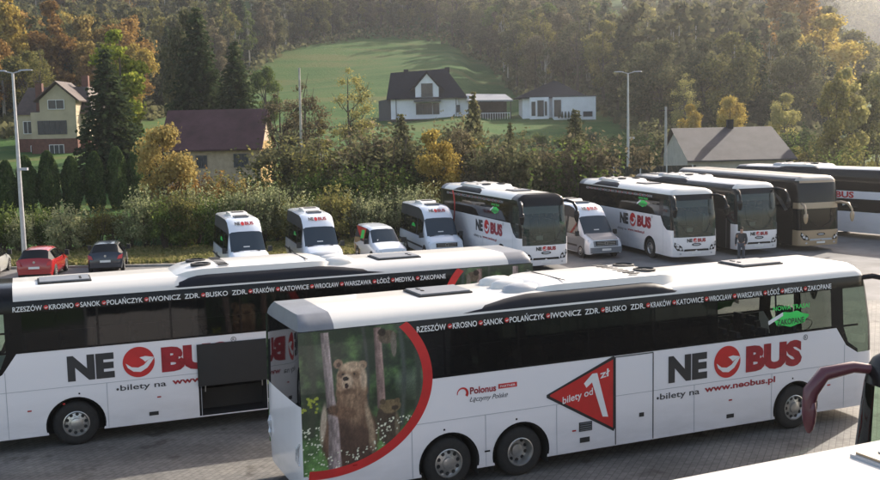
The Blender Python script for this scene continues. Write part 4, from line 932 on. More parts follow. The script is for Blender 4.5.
CP = house('carport', 'long low carport with a thin grey roof, right of the gabled white house', 8.4, 184, ground_z(8.4, 184) + .1, 0, 'carport')
mb = MB(); mb.add([(-3.3, -2, 3.1), (4.6, -2, 3.0), (3.6, 3, 4.1), (-3.3, 3, 4.3), (-3.3, -2, 2.85), (4.6, -2, 2.75), (3.6, 3, 2.8), (-3.3, 3, 2.8)], [(0, 1, 2, 3), (4, 5, 6, 7), (0, 1, 5, 4), (1, 2, 6, 5), (2, 3, 7, 6), (3, 0, 4, 7)]); mb.build('roof', metalroof, CP)
for xx in (-3, -1, 1, 2.8, 4.2): m_ = MB(); m_.box((xx, -1.8, 1.2), (.16, .16, 3.4)); m_.build('post', wood, CP)
mb = MB(); mb.box((.3, 2.6, 1.2), (7, .15, 3.4)); mb.build('back_wall', wood, CP)
mb = MB()
for k in range(18): mb.box((-3.1 + k * .42, -2.0, .25), (.08, .06, 1.3))
mb.box((.4, -2.0, .8), (7.4, .05, .1)); mb.build('railing', framew, CP)

H2 = house('house', 'white bungalow with a flat-roofed annex, right of the carport on the hillside', 20.6, 180, ground_z(20.6, 180) + .1, .0)
mb = MB(); mb.box((-1.4, 4.5, 1.0), (9.4, 8.5, 5.2), 0); mb.box((2.35, -1.0, 1.0), (7.0, 4.0, 4.6), 0); mb.box((-3.4, -.4, .9), (3.2, 1.6, 4.9), 0); mb.build('wall', plaster_w, H2)
mb = MB(); mb.add([(-7.0, -.6, 3.4), (4.8, -.6, 3.4), (4.8, 9.6, 3.4), (-7, 9.6, 3.4), (-.6, 4.4, 6.2), (.2, 4.4, 6.2), (-7.0, -.6, 3.2), (4.8, -.6, 3.2), (4.8, 9.6, 3.2), (-7, 9.6, 3.2)], [(0, 1, 5, 4), (1, 2, 5), (2, 3, 4, 5), (3, 0, 4), (6, 7, 1, 0), (7, 8, 2, 1), (9, 6, 0, 3), (6, 7, 8, 9)]); mb.build('roof', slate, H2)
mb = MB(); mb.box((2.35, -1.0, 3.38), (7.2, 4.2, .16)); mb.build('annex_roof', framed, H2)
for xx, ww, hh_, zz in ((-4.4, .6, 2.3, .3), (-3.2, 1.0, 2.6, .2), (-2.3, .3, 2.3, .3)): win(H2, xx, -1.2, zz, ww, hh_, framed, mull=0)
win(H2, -.55, -3.0, .1, 1.1, 2.7, framed, mull=0); win(H2, 4.5, -3.0, .0, 1.5, .8, M_plain('blue_shutter', (.03, .07, .14), .5), mull=0)
mb = MB()
for k in range(7): mb.lathe([(.0, 1.3), (.12, 1.0), (.2, .3), (.0, 0)], (-.4 + k * .55, -3.6, -.3), axis='Z', n=7)
SH = mb.build('potted_conifers', M_plain('clipped_green', (.02, .035, .02), .9, var=.5), H2)

LH = house('house', 'cream house with brown brick ground floor and a gabled front at left', -47.2, 130, ground_z(-47.2, 130) - .3, .06)
mb = MB(); mb.box((0, 5, 3.4), (8.6, 9, 3.1), 0); mb.box((-3.4 + 4.0, -.4, 3.5), (5.4, 2.2, 3.3), 0); mb.add([(-1.0, -1.45, 5.1), (3.3, -1.45, 5.1), (3.3, -1.45, 6.6), (1.15, -1.45, 8.5), (-1, -1.45, 6.6), (-1, 5, 5.1), (3.3, 5, 5.1), (3.3, 5, 6.6), (1.15, 5, 8.5), (-1, 5, 6.6)], [(0, 1, 2, 3, 4), (0, 4, 9, 5), (1, 6, 7, 2)], 0); mb.build('upper_wall', cream, LH)
mb = MB(); mb.box((0, 5, .6), (8.7, 9.1, 2.7), 0); mb.box((.6, -.45, .6), (5.5, 2.3, 2.7), 0); mb.build('lower_wall', brown, LH)
mb = MB(); mb.add([(-4.8, .2, 4.9), (4.8, .2, 4.9), (4.8, 9.8, 4.9), (-4.8, 9.8, 4.9), (-3.6, 3, 8.3), (3.6, 3, 8.3), (3.6, 7, 8.3), (-3.6, 7, 8.3)], [(0, 1, 5, 4), (1, 2, 6, 5), (2, 3, 7, 6), (3, 0, 4, 7), (4, 5, 6, 7), (0, 1, 2, 3)])
for sg in (-1, 1): mb.add([(1.15, -2, 8.75), (1.15, 5, 8.75), (1.15 + sg * 2.7, 5, 6.35), (1.15 + sg * 2.7, -2, 6.35), (1.15, -2, 8.9), (1.15, 5, 8.9), (1.15 + sg * 2.75, 5, 6.5), (1.15 + sg * 2.75, -2, 6.5)], [(0, 1, 2, 3), (4, 5, 6, 7), (0, 3, 7, 4), (2, 3, 7, 6)])
rf = mb.build('roof', brownroof, LH)
for cx, cy, t_ in ((-1.6, .9, 8.6), (3.2, 4, 9.6)): c_ = MB(); c_.box((cx, cy, t_ - 1.6), (.8, .7, 3.4)); c_.build('chimney', brown, rf)
win(LH, 1.0, -1.5, 5.5, 1.9, 1.1, framew, mull=1); win(LH, -2.9, .5, 2.6, 1.5, 1.5, framew, mull=2); win(LH, .4, -1.5, 2.5, 3.4, 1.6, framed, mull=4); win(LH, -2.5, .45, .1, .8, 1.0, framew, mull=1); win(LH, .8, -1.6, .1, 1.7, 1.1, framew, mull=2)

BN = house('barn', 'low building with a maroon sheet roof and a gable coloured as sunlit', -19.2, 90, ground_z(-19.2, 90) - .2, -.02, 'barn')
mb = MB(); w2 = 4.0; mb.add([(-w2, 0, -1), (w2, 0, -1), (w2, 6, -1), (-w2, 6, -1), (-w2, 0, 4.2), (w2, 0, 4.2), (w2, 6, 4.2), (-w2, 6, 4.2)], [(0, 1, 5, 4), (1, 2, 6, 5), (2, 3, 7, 6), (3, 0, 4, 7)]); mb.add([(w2, 0, 4.2), (w2, 6, 4.2), (w2, 3, 7.1)], [(0, 1, 2)]); mb.add([(-w2, 0, 4.2), (-w2, 6, 4.2), (-w2, 3, 7.1)], [(0, 1, 2)]); mb.build('wall', M_plain('beige_block', (.40, .31, .22), .9, var=.2, scale=2), BN)
mb = MB(); mb.add([(-w2 - .5, -.6, 3.85), (w2 + .35, -.6, 3.85), (w2 + .35, 3, 7.25), (-w2 - .5, 3, 7.25), (-w2 - .5, 6.6, 3.85), (w2 + .35, 6.6, 3.85), (-w2 - .5, -.6, 3.72), (w2 + .35, -.6, 3.72), (w2 + .35, 3, 7.12), (-w2 - .5, 3, 7.12), (-w2 - .5, 6.6, 3.72), (w2 + .35, 6.6, 3.72)], [(0, 1, 2, 3), (3, 2, 5, 4), (6, 7, 8, 9), (9, 8, 11, 10), (0, 1, 7, 6), (1, 2, 8, 7), (2, 5, 11, 8), (4, 5, 11, 10), (0, 3, 9, 6), (3, 4, 10, 9)]); mb.build('roof', maroonroof, BN)
mb = MB(); mb.box((w2 + .03, 3, 2.2), (.06, 5.9, 4.4)); 
for k in range(9): mb.box((w2 + .07, .2 + k * .7, 2.6), (.03, .08, 3.8))
mb.build('sunlit_gable_panel', ochre, BN)  # warm sunlight on the beige gable, put into the colour of an ochre panel
win(BN, 2.4, 0, 2.3, 1.2, 1.1, framed); win(BN, -1.0, 0, 2.3, .9, 1.0, framed)
GB = house('outbuilding', 'pale building with a grey sheet roof behind the right-hand coaches', 24.9, 88, ground_z(24.6, 88) - .1, .07, 'building')
mb = MB(); w2 = 4.2; dp = 7
mb.add([(-w2, 0, -1), (w2, 0, -1), (w2, dp, -1), (-w2, dp, -1), (-w2, 0, 3.5), (w2, 0, 3.5), (w2, dp, 3.5), (-w2, dp, 3.5)], [(0, 1, 5, 4), (1, 2, 6, 5), (2, 3, 7, 6), (3, 0, 4, 7)]); mb.add([(-w2, 0, 3.5), (-w2, dp, 3.5), (-w2, dp / 2, 5.6)], [(0, 1, 2)]); mb.add([(w2, 0, 3.5), (w2, dp, 3.5), (w2, dp / 2, 5.6)], [(0, 1, 2)]); mb.build('wall', M_plain('pale_block', (.42, .40, .36), .9, var=.15, scale=2), GB)
mb = MB(); mb.add([(-w2 - .2, -.7, 3.1), (w2 + .7, -.7, 3.1), (w2 + .1, dp / 2, 5.75), (-w2 - .4, dp / 2, 5.75), (-w2 - .2, dp + .7, 3.1), (w2 + .7, dp + .7, 3.1), (-w2 - .2, -.7, 2.98), (w2 + .7, -.7, 2.98)], [(0, 1, 2, 3), (3, 2, 5, 4), (6, 7, 1, 0)]); rf = mb.build('roof', greyroof, GB)
c_ = MB(); c_.box((.6, dp / 2, 5.95), (.5, .45, .9)); c_.build('chimney', slate, rf)
win(GB, 1.8, 0, 1.4, 1.2, 1.0, framed); win(GB, -2, 0, 1.4, 1.0, 1.0, framed)
FW = thing('boundary_fence', 'dark sheet-metal fence with a pale post behind the coaches', 'fence', (0, 0, 0))
m_ = MB(); m_.add([(11.2, 79, 0), (19.8, 81, 0), (19.8, 81, 3.55), (11.2, 79, 3.6), (11.2, 79.15, 0), (19.8, 81.15, 0), (19.8, 81.15, 3.55), (11.2, 79.15, 3.6)], [(0, 1, 2, 3), (4, 5, 6, 7), (3, 2, 6, 7), (0, 3, 7, 4), (1, 2, 6, 5)]); m_.build('panel', M_corr('dark_green_sheet', (.035, .042, .035), 3), FW)
m_ = MB(); m_.box((10.95, 78.9, 1.9), (.3, .3, 3.9)); m_.build('post', M_plain('pale_concrete', (.4, .38, .34), .9), FW)
for k in range(4): m_ = MB(); m_.box((13.2 + k * 2.1, 79.42 + k * .49, 1.8), (.1, .06, 3.6)); m_.build('post', steel, FW)

# ------------------------------------------------------------------ lamp posts and poles
def lamp_post(label, x, y, h, rz, name='street_lamp'):
    r = thing(name, label, 'lamp post', (x, y, ground_z(x, y)), rz, 'tall lamp posts round the lot')
    m_ = MB(); m_.tube([(0, 0, 0), (0, 0, h * .5), (0, 0, h)], [.14, .105, .065], 12); m_.lathe([(.2, 0), (.2, .04), (.14, .06)], (0, 0, 0), axis='Z', n=12); m_.build('pole', steel, r, smooth=True, angle=50)
    for s in (-1, 1):
        a = MB(); a.tube([(0, 0, h - .02), (s * .45, 0, h + .08)], .035, 6); a.build('arm', steel, r)
        l = MB(); vs = []
        for t, ww, th in ((0, .06, .04), (.15, .13, .07), (.5, .16, .08), (.72, .12, .05), (.78, .05, .02)):
            vs += [(s * (.35 + t), ww, h + .08 + t * .03), (s * (.35 + t), ww * .6, h + .08 + th + t * .03), (s * (.35 + t), -ww * .6, h + .08 + th + t * .03), (s * (.35 + t), -ww, h + .08 + t * .03)]
        l.add(vs, [(i * 4 + k, i * 4 + (k + 1) % 4, (i + 1) * 4 + (k + 1) % 4, (i + 1) * 4 + k) for i in range(4) for k in range(4)] + [(0, 1, 2, 3), (16, 17, 18, 19)]); l.build('luminaire', lgrey, r, smooth=True)
    c_ = MB(); c_.box((.28, -.05, h * .5), (.5, .16, .14)); c_.build('camera_box', lgrey, r)
    return r
lamp_post('tall grey lamp post with two heads beside the red hatchback', -22.9, 57.6, 10.4, -.1)
lamp_post('tall grey lamp post with two heads standing behind the parked coaches', 15.28, 85, 10.3, .1)
def pole(name, label, cat, x, y, h, r0, mt, lean=0):
    o = thing(name, label, cat, (x, y, ground_z(x, y) - .1)); m_ = MB(); m_.tube([(0, 0, 0), (lean * .5, 0, h / 2), (lean, 0, h)], [r0, r0 * .8, r0 * .6], 9); m_.build('pole', mt, o, smooth=True); return o
o = pole('utility_pole', 'slim concrete utility pole left of the grey-roofed building', 'utility pole', 18.75, 87, 7.6, .16, M_plain('weathered_concrete', (.36, .35, .33), .9, var=.2))
m_ = MB(); m_.box((0, 0, 7.3), (1.2, .1, .1)); m_.build('crossarm', wood, o)
o = pole('utility_pole', 'pale utility pole rising from the bushes right of the maroon roof', 'utility pole', -10.4, 80, 10.5, .13, M_plain('pale_pole', (.40, .38, .33), .9, var=.25), .1)

# ------------------------------------------------------------------ person between the coaches
def skin_fig(name, pts, edges, radii, mt, parent, sub=2):
    me = bpy.data.meshes.new(name); me.from_pydata(pts, edges, []); ob = bpy.data.objects.new(name, me); C.objects.link(ob)
    sk = ob.modifiers.new('s', 'SKIN'); sk.use_smooth_shade = True
    for v, r in zip(me.skin_vertices[0].data, radii): v.radius = (r, r)
    me.skin_vertices[0].data[0].use_root = True
    sb = ob.modifiers.new('d', 'SUBSURF'); sb.levels = sb.render_levels = sub
    bpy.context.view_layer.update()
    m2 = bpy.data.meshes.new_from_object(ob.evaluated_get(bpy.context.evaluated_depsgraph_get())); bpy.data.objects.remove(ob)
    for p in m2.polygons: p.use_smooth = True
    m2.materials.clear(); m2.materials.append(mt)
    o = bpy.data.objects.new(name, m2); C.objects.link(o)
    if parent: o.parent = parent
    return o
PR = thing('person', 'person in dark jacket and grey trousers standing between the coaches', 'person', (15.05, 52.2, 0), -2.0)
skinm = M_plain('skin', (.42, .24, .17), .6, var=.05); jacket = M_plain('dark_jacket', (.03, .03, .035), .85, var=.3); trous = M_plain('grey_trousers', (.06, .065, .08), .9, var=.3); shoe = M_plain('dark_shoes', (.02, .018, .016), .6); hair = M_plain('brown_hair', (.03, .02, .012), .8)
P = [(0, 0, .95), (0, 0, 1.15), (0, 0, 1.38), (0, 0, 1.50), (.02, 0, 1.60), (.025, 0, 1.70), (0, .19, 1.42), (.02, .25, 1.14), (.10, .20, .93), (.15, .16, .86), (0, -.19, 1.42), (-.04, -.27, 1.15), (.04, -.27, .90), (.07, -.26, .82), (0, .10, .90), (.03, .11, .50), (-.01, .12, .09), (.12, .13, .04), (0, -.10, .90), (.02, -.11, .50), (-.03, -.13, .09), (.10, -.14, .04)]
Ed = [(0, 1), (1, 2), (2, 3), (3, 4), (4, 5), (2, 6), (6, 7), (7, 8), (8, 9), (2, 10), (10, 11), (11, 12), (12, 13), (0, 14), (14, 15), (15, 16), (16, 17), (0, 18), (18, 19), (19, 20), (20, 21)]
Rr = [.125, .12, .13, .055, .075, .09, .062, .045, .033, .03, .062, .045, .033, .03, .085, .055, .038, .035, .085, .055, .038, .035]
skin_fig('body', P, Ed, Rr, skinm, PR)
J = [P[i] for i in (0, 1, 2, 3, 6, 7, 8, 10, 11, 12)]; skin_fig('jacket', J, [(0, 1), (1, 2), (2, 3), (2, 4), (4, 5), (5, 6), (2, 7), (7, 8), (8, 9)], [.155, .15, .155, .07, .085, .065, .052, .085, .065, .052], jacket, PR)
J = [P[i] for i in (0, 14, 15, 16, 18, 19, 20)]; skin_fig('trousers', J, [(0, 1), (1, 2), (2, 3), (0, 4), (4, 5), (5, 6)], [.14, .10, .075, .065, .10, .075, .065], trous, PR)
for sg, dx in ((1, .0), (-1, -.02)): m_ = MB(); m_.box((.06 + dx, sg * .125, .045), (.28, .10, .09)); m_.build('shoe', shoe, PR, smooth=True)
m_ = MB(); vs = []
for i in range(5):
    th = i * PI / 2 / 4 * 1.05; vs += [(-.005 + .105 * math.cos(th) * math.cos(2 * PI * k / 14) - .012, .09 * math.cos(th) * math.sin(2 * PI * k / 14), 1.69 + .115 * math.sin(th)) for k in range(14)]
m_.add(vs, [(i * 14 + k, i * 14 + (k + 1) % 14, (i + 1) * 14 + (k + 1) % 14, (i + 1) * 14 + k) for i in range(4) for k in range(14)]); m_.build('hair', hair, PR, smooth=True)
m_ = MB(); m_.add([(.10, -.015, 1.66), (.10, .015, 1.66), (.125, 0, 1.66), (.10, 0, 1.70)], [(0, 1, 2), (0, 2, 3), (1, 3, 2)], 0)
for sg in (-1, 1): m_.lathe([(.01, 0), (.0, .004)], (.108, sg * .032, 1.70), axis='X', n=8, mi=1)
m_.box((.104, 0, 1.625), (.01, .045, .008), 1); m_.build('face', [skinm, hair], PR)

# ------------------------------------------------------------------ vegetation
bark = M_plain('bark', (.075, .06, .045), .95, var=.4, scale=3, bump=.5); palebark = M_plain('pale_bark', (.34, .32, .27), .9, var=.35, scale=2)
def leaf_quads(P, N, size, rs, asp=1.0, up=0., jitter=.35):
    """P: centres (n,3), N: preferred normals; returns verts (4n,3)"""
    n = len(P); nr = N + rs.normal(0, .7, (n, 3)); nr /= np.linalg.norm(nr, axis=1)[:, None] + 1e-9
    a = np.cross(nr, rs.normal(0, 1, (n, 3)) + np.array([0, 0, up])); a /= np.linalg.norm(a, axis=1)[:, None] + 1e-9; b = np.cross(nr, a)
    s = size * (1 + rs.uniform(-jitter, jitter, n))[:, None]
    k = .5
    V = np.stack([P - a * s * k * asp - b * s * k * .4, P + b * s * k * -.9 + a * s * .1, P + a * s * k * asp + b * s * k * .35, P + b * s * k * .9 - a * s * .1], 1)
    return V.reshape(-1, 3)
def mesh_np(name, V, mt, q=None):
    me = bpy.data.meshes.new(name); n = len(V); nf = n // 4
    me.vertices.add(n); me.vertices.foreach_set('co', V.astype(np.float32).ravel()); me.loops.add(nf * 4); me.loops.foreach_set('vertex_index', np.arange(nf * 4, dtype=np.int32)); me.polygons.add(nf)
    me.polygons.foreach_set('loop_start', np.arange(0, nf * 4, 4, dtype=np.int32)); me.update(); me.validate(); me.materials.append(mt); return me
def crown_blobs(n, rs, h0, h1, R, shape):
    out = []
    for _ in range(n):
        t = rs.uniform(0, 1); z = h0 + (h1 - h0) * t
        rad = R * shape(t); a = rs.uniform(0, 2 * PI); d = rad * math.sqrt(rs.uniform(.05, 1)) * .8
        out.append((d * math.cos(a), d * math.sin(a), z, max(.35, R * rs.uniform(.22, .42) * (.5 + shape(t) * .6))))
    return out
def blob_leaves(blobs, nl, size, rs, asp=1., flat=.8, fill=.75):
    vol = np.array([b[3] ** 2 for b in blobs]); vol = vol / vol.sum(); Ps = []; Ns = []
    for (x, y, z, r), w in zip(blobs, vol):
        m_ = max(6, int(nl * w)); d = rs.normal(0, 1, (m_, 3)); d /= np.linalg.norm(d, axis=1)[:, None]
        rr = r * (fill + (1 - fill) * rs.random(m_)) * (1 + .25 * rs.normal(0, 1, m_)); p = d * rr[:, None]; p[:, 2] *= flat
        Ps.append(p + np.array([x, y, z])); Ns.append(d)
    return leaf_quads(np.concatenate(Ps), np.concatenate(Ns), size, rs, asp)
def limbs(blobs, rs, h, r0, n=9, hs=.25):
    m_ = MB(); m_.tube([(0, 0, -.6), (.05, 0, h * .3), (-.05 * h * .1, .03 * h * .1, h * .62), (0, 0, h * .88)], [r0, r0 * .75, r0 * .42, r0 * .1], 8)
    for b in sorted(blobs, key=lambda q: -q[3])[:n]:
        z0 = h * rs.uniform(hs, .6); z0 = min(z0, b[2] - .1)
        m_.tube([(0, 0, z0), (b[0] * .5, b[1] * .5, z0 + (b[2] - z0) * .4), (b[0], b[1], b[2])], [r0 * .38, r0 * .22, r0 * .06], 5)
    return m_
round_s = lambda t: math.sin(PI * min(1, .12 + t * .86)) ** .7
tall_s = lambda t: (math.sin(PI * min(1, .18 + t * .80)) ** .8)
PROT = {}
def proto_tree(kind):
    """returns (crown mesh, trunk mesh), about ten metres tall"""
    if kind in PROT: return PROT[kind]
    rs = np.random.default_rng(sum(map(ord, kind))); k = kind[:-1]; dm = bark
    if k == 'broad': bl = crown_blobs(26, rs, 2.6, 9.2, 3.0, round_s); V = blob_leaves(bl, 7000, .25, rs)
    elif k == 'tallbroad': bl = crown_blobs(26, rs, 2.2, 9.6, 1.9, tall_s); V = blob_leaves(bl, 6500, .22, rs)
    elif k == 'sparse': bl = crown_blobs(24, rs, 2.4, 9.4, 2.3, round_s); V = blob_leaves(bl, 3800, .15, rs, fill=.2)
    elif k == 'birch': bl = crown_blobs(22, rs, 3.0, 9.6, 1.7, tall_s); V = blob_leaves(bl, 4500, .16, rs, fill=.25); dm = palebark
    elif k == 'spruce':
        Ps = []; Ns = []
        for i in range(26):
            z = .8 + 9.0 * (i / 25) ** .95; R = 2.5 * (1 - i / 26) ** .85 + .12; nb = int(9 + R * 7); off = rs.uniform(0, 6)
            for j in range(nb):
                a = off + 2 * PI * j / nb + rs.uniform(-.15, .15); L = R * rs.uniform(.65, 1.12); m_ = max(3, int(L * 15)); t = rs.uniform(.15, 1, m_)
                p = np.stack([np.cos(a) * L * t, np.sin(a) * L * t, z - .35 * L * t ** 1.6 + rs.normal(0, .05, m_)], 1); p[:, :2] += rs.normal(0, .07, (m_, 2)); Ps.append(p); Ns.append(np.tile([np.cos(a) * .4, np.sin(a) * .4, .8], (m_, 1)))
        V = leaf_quads(np.concatenate(Ps), np.concatenate(Ns), .22, rs, 1.4); bl = []
    elif k == 'thuja':
        n_ = 6500; z = rs.random(n_) ** .9 * 9.8; R = 2.45 * np.clip(np.sin(PI * np.clip(z / 10 * .86 + .14, 0, 1)), 0, 1) ** .6; a = rs.uniform(0, 2 * PI, n_); rr = R * (.78 + .22 * rs.random(n_)) * (1 + .14 * np.sin(3 * a + z) + .10 * np.sin(7 * a - 2 * z)); P_ = np.stack([rr * np.cos(a), rr * np.sin(a), z], 1)
        V = leaf_quads(P_, np.stack([np.cos(a), np.sin(a), .4 + 0 * a], 1), .38, rs); bl = []
    elif k == 'bush':
        bl = [(rs.normal(0, 1.9), rs.normal(0, 1.3), rs.uniform(1.5, 7.0), rs.uniform(.9, 1.8)) for _ in range(20)]; V = blob_leaves(bl, 4200, .30, rs, 1.25, fill=.3)
        # upright shoots
        Ps = []
        for _ in range(60):
            x, y = rs.normal(0, 2.2), rs.normal(0, 1.5); hz = rs.uniform(6, 10); t = rs.random(20); Ps.append(np.stack([x * (1 + .2 * t) + rs.normal(0, .16, 20), y + rs.normal(0, .16, 20), hz * (.35 + .65 * t)], 1))
        Pq = np.concatenate(Ps); V = np.concatenate([V, leaf_quads(Pq, rs.normal(0, 1, Pq.shape), .28, rs, 1.4)])
    cr = mesh_np('crown', V, None)
    if k == 'bush':
        m_ = MB()
        for _ in range(16): x, y = rs.normal(0, 1.0), rs.normal(0, .8); m_.tube([(x * .3, y * .3, -.5), (x, y, 3.5), (x * 2, y * 2, 8)], [.10, .07, .02], 4)
    elif k in ('spruce', 'thuja'): m_ = MB(); m_.tube([(0, 0, -.6), (0, 0, 5), (0, 0, 9.6)], [.2, .12, .02], 7)
    else: m_ = limbs(bl, rs, 10, .17 if k != 'broad' else .24, 14 if k == 'sparse' else 10)
    if k in ('sparse', 'birch'):
        for _ in range(26 if k == 'sparse' else 12):
            b = bl[rs.integers(len(bl))]; e_ = rs.normal(0, 1, 3); e_ /= np.linalg.norm(e_); m_.tube([(b[0] * .7, b[1] * .7, b[2] - .8), (b[0] + e_[0] * .8, b[1] + e_[1] * .8, b[2] + abs(e_[2]) * 1.2)], [.035, .01], 4)
    tr = bpy.data.meshes.new('trunk'); tr.from_pydata(m_.v, [], m_.f); tr.materials.append(None)
    PROT[kind] = (cr, tr, dm); return PROT[kind]
L = {k: M_leaf('foliage_' + k, *v) for k, v in {
    'gold': ((.12, .085, .03), (.26, .19, .06), (.38, .30, .11)), 'yellow': ((.17, .125, .03), (.34, .25, .06), (.46, .36, .10)), 'orange': ((.13, .072, .028), (.24, .145, .05), (.34, .22, .075)), 'rust': ((.08, .052, .028), (.15, .10, .048), (.21, .145, .065)),
    'olive': ((.065, .07, .026), (.14, .14, .05), (.24, .215, .07)), 'dull': ((.046, .054, .028), (.092, .098, .05), (.155, .15, .075)), 'green': ((.04, .066, .02), (.085, .125, .034), (.145, .185, .05)),
    'dark': ((.018, .032, .016), (.036, .056, .026), (.06, .08, .036)), 'thuja': ((.028, .05, .018), (.055, .09, .03), (.09, .13, .045)), 'pale': ((.16, .16, .07), (.28, .27, .11), (.38, .34, .12)),
    'willow': ((.10, .125, .055), (.22, .25, .12), (.38, .38, .21)), 'brownish': ((.066, .060, .038), (.125, .11, .066), (.20, .17, .10)), 'limegreen': ((.10, .14, .02), (.22, .26, .04), (.34, .34, .06))}.items()}
NT = [0]
def tree(kind, col, x, y, h, wf=1., label='tree', cat='tree', name='tree', group=None, zoff=0, rz=None, sink=0):
    cr, tr, dm = proto_tree(kind); NT[0] += 1
    r = thing(name, label, cat, (x, y, ground_z(x, y) - sink + zoff), random.uniform(0, 6.28) if rz is None else rz, group)
    s = h / 10; r.scale = (s * wf, s * wf, s)
    for nm, me, mt in (('crown' if cat == 'tree' else 'foliage', cr, L[col]), ('trunk' if cat == 'tree' else 'stem', tr, dm)):
        o = bpy.data.objects.new(nm, me); C.objects.link(o); o.parent = r; o.material_slots[0].link = 'OBJECT'; o.material_slots[0].material = mt
    return r
def bx(px, y): return (px - 440) / 1053 * y
# named trees near the houses
T = lambda kind, col, px, y, h, wf, label, **k: tree(kind, col, bx(px, y), y, h, wf, label, **k)
T('spruce1', 'dark', 114, 93, 12.2, 1.25, 'large dark spruce beside the cream house', name='spruce_tree')
T('tallbroad2', 'limegreen', 128, 108, 14.2, 1.1, 'yellow-green birch rising just behind the large dark spruce', name='birch_tree')
T('spruce2', 'dark', 205, 115, 16.0, 1.1, 'dark spruce right of the orange wood, taller of two', name='spruce_tree')
T('broad2', 'dull', 196, 122, 16.5, .6, 'ochre-topped tree behind the taller dark spruce')
T('spruce3', 'dark', 241, 112, 12.4, 1.15, 'dark spruce above the right end of the maroon roof', name='spruce_tree')
T('broad1', 'green', 270, 150, 10.5, .8, 'round green tree at the left end of the meadow')
T('broad3', 'gold', 166, 67, 7.6, .85, 'golden brown tree in front of the maroon roof')
T('sparse1', 'orange', 178, 68, 5.5, 1.2, 'thin rusty bush tree below the maroon roof')
T('sparse1', 'pale', 352, 96, 10.8, 1.05, 'pale yellow birch alone in front of the meadow', name='birch_tree')
T('sparse2', 'brownish', 308, 82, 9.6, 1.1, 'nearly bare tree beside the pale utility pole')
T('sparse3', 'brownish', 284, 86, 9.0, 1.1, 'nearly bare tree at the corner of the maroon-roofed building')
T('birch2', 'olive', 322, 84, 6.5, 1.2, 'low olive tree left of the pale yellow birch')
T('broad1', 'brownish', 380, 74, 5.6, 1.3, 'brown bushy tree left of the yellow tree')
T('spruce1', 'dull', 404, 77, 7.0, 1.2, 'small dusty conifer left of the yellow tree', name='conifer')
T('broad2', 'yellow', 434, 70, 6.5, .85, 'bright yellow tree right of the brown bushes')
T('spruce2', 'dull', 476, 80, 8.4, .8, 'slim dusty conifer right of the yellow tree', name='conifer')
T('spruce3', 'dull', 577, 78, 7.9, 1.15, 'dusty green conifer left of the lamp post', name='conifer')
T('spruce1', 'dull', 512, 76, 6.4, .7, 'small grey-green conifer midway along the brown thicket', name='conifer')
T('broad2', 'yellow', 692, 118, 6.6, .7, 'small yellow tree behind the left end of the grey roof')
T('broad3', 'yellow', 731, 112, 7.8, .8, 'yellow tree behind the chimney of the grey roof')
T('sparse1', 'pale', 686, 128, 10.0, 1.1, 'pale bare tree above the grey roof')
T('broad2', 'pale', 785, 120, 7.5, .8, 'pale grey-green tree at the right end of the grey roof')
T('tallbroad1', 'yellow', 22, 168, 21, .9, 'brightest yellow tree at the top left', name='birch_tree')
T('broad1', 'orange', 3, 160, 15, .7, 'orange tree at the left edge')
T('tallbroad3', 'orange', 62, 172, 20, 1.2, 'tall orange tree in the wood above the cream house')
T('broad2', 'gold', 95, 176, 18, .9, 'ochre tree in the wood between the tall orange tree and the yellow-green birch')
T('tallbroad1', 'orange', 790, 175, 23, 1.3, 'tall orange-brown tree in the sunlit wood at right')
T('broad2', 'yellow', 822, 160, 17.5, 1.15, 'broad golden tree right of the tall orange-brown one')
T('tallbroad2', 'olive', 672, 190, 17, 1.0, 'yellow-green tree in the middle of the right-hand wood')
T('broad3', 'orange', 762, 165, 12.5, .8, 'orange tree left of the tall orange-brown one')
for i, px in enumerate((836, 850, 863, 878, 893)):
    T('tallbroad%d' % (i % 3 + 1), ('olive', 'pale', 'olive', 'pale', 'olive')[i], px, 92 + i * 3, 10.5 + (i % 2) * .8, .85, 'tall yellow-green poplar in the row above the right-hand coach', name='poplar_tree', group='row of poplars at the right edge')
# clipped conifers below the cream house
for i, px in enumerate((8, 28, 50, 73, 97, 119, 136)):
    T('thuja1', 'thuja', px, 77 + i * .8, 4.3 + (i % 3) * .25, .70, 'clipped dark green thuja in the row below the cream house', cat='shrub', name='thuja_bush', group='row of clipped thujas')
# shrub belt behind the lot
rr = random.Random(11)
px = -18; i = 0
while px < 445:
    Y = rr.uniform(62, 64.5) + max(0, (px - 250) / 200 * 3); h = rr.uniform(2.4, 3.2) if px < 140 else rr.uniform(3.0, 4.2)
    T('bush%d' % (i % 4 + 1), rr.choice(['willow', 'willow', 'olive', 'green']), px, Y, h, rr.uniform(.85, 1.15), 'leafy willow-like bush in the hedge behind the parked cars and vans', cat='shrub', name='bush', group='bushes along the back of the lot')
    px += rr.uniform(13, 19); i += 1
px = 170
while px < 440:
    Y = rr.uniform(66, 72); T('bush%d' % rr.randint(1, 4), rr.choice(['olive', 'brownish', 'dull', 'green']), px, Y, rr.uniform(2.6, 3.8) if px < 280 else rr.uniform(3.2, 4.8), rr.uniform(.9, 1.3), 'taller autumn bush behind the hedge of the lot', cat='shrub', name='bush', group='taller bushes behind the hedge')
    px += rr.uniform(20, 34)
for px, Y, h, cl in ((300, 76, 6.4, 'dull'), (322, 74, 5.8, 'olive'), (338, 73, 5.0, 'olive'), (366, 74, 6.6, 'brownish'), (388, 73, 7.0, 'dull'), (412, 73, 5.6, 'dull'), (455, 74, 4.6, 'gold'), (196, 70, 4.2, 'orange'), (218, 72, 3.9, 'olive'), (238, 71, 3.6, 'gold'), (256, 74, 3.6, 'green')):
    T('bush%d' % rr.randint(1, 4), cl, px, Y, h, 1.3, 'large loose thicket bush in front of the meadow', cat='shrub', name='bush', group='thicket bushes in front of the meadow')
px = 446
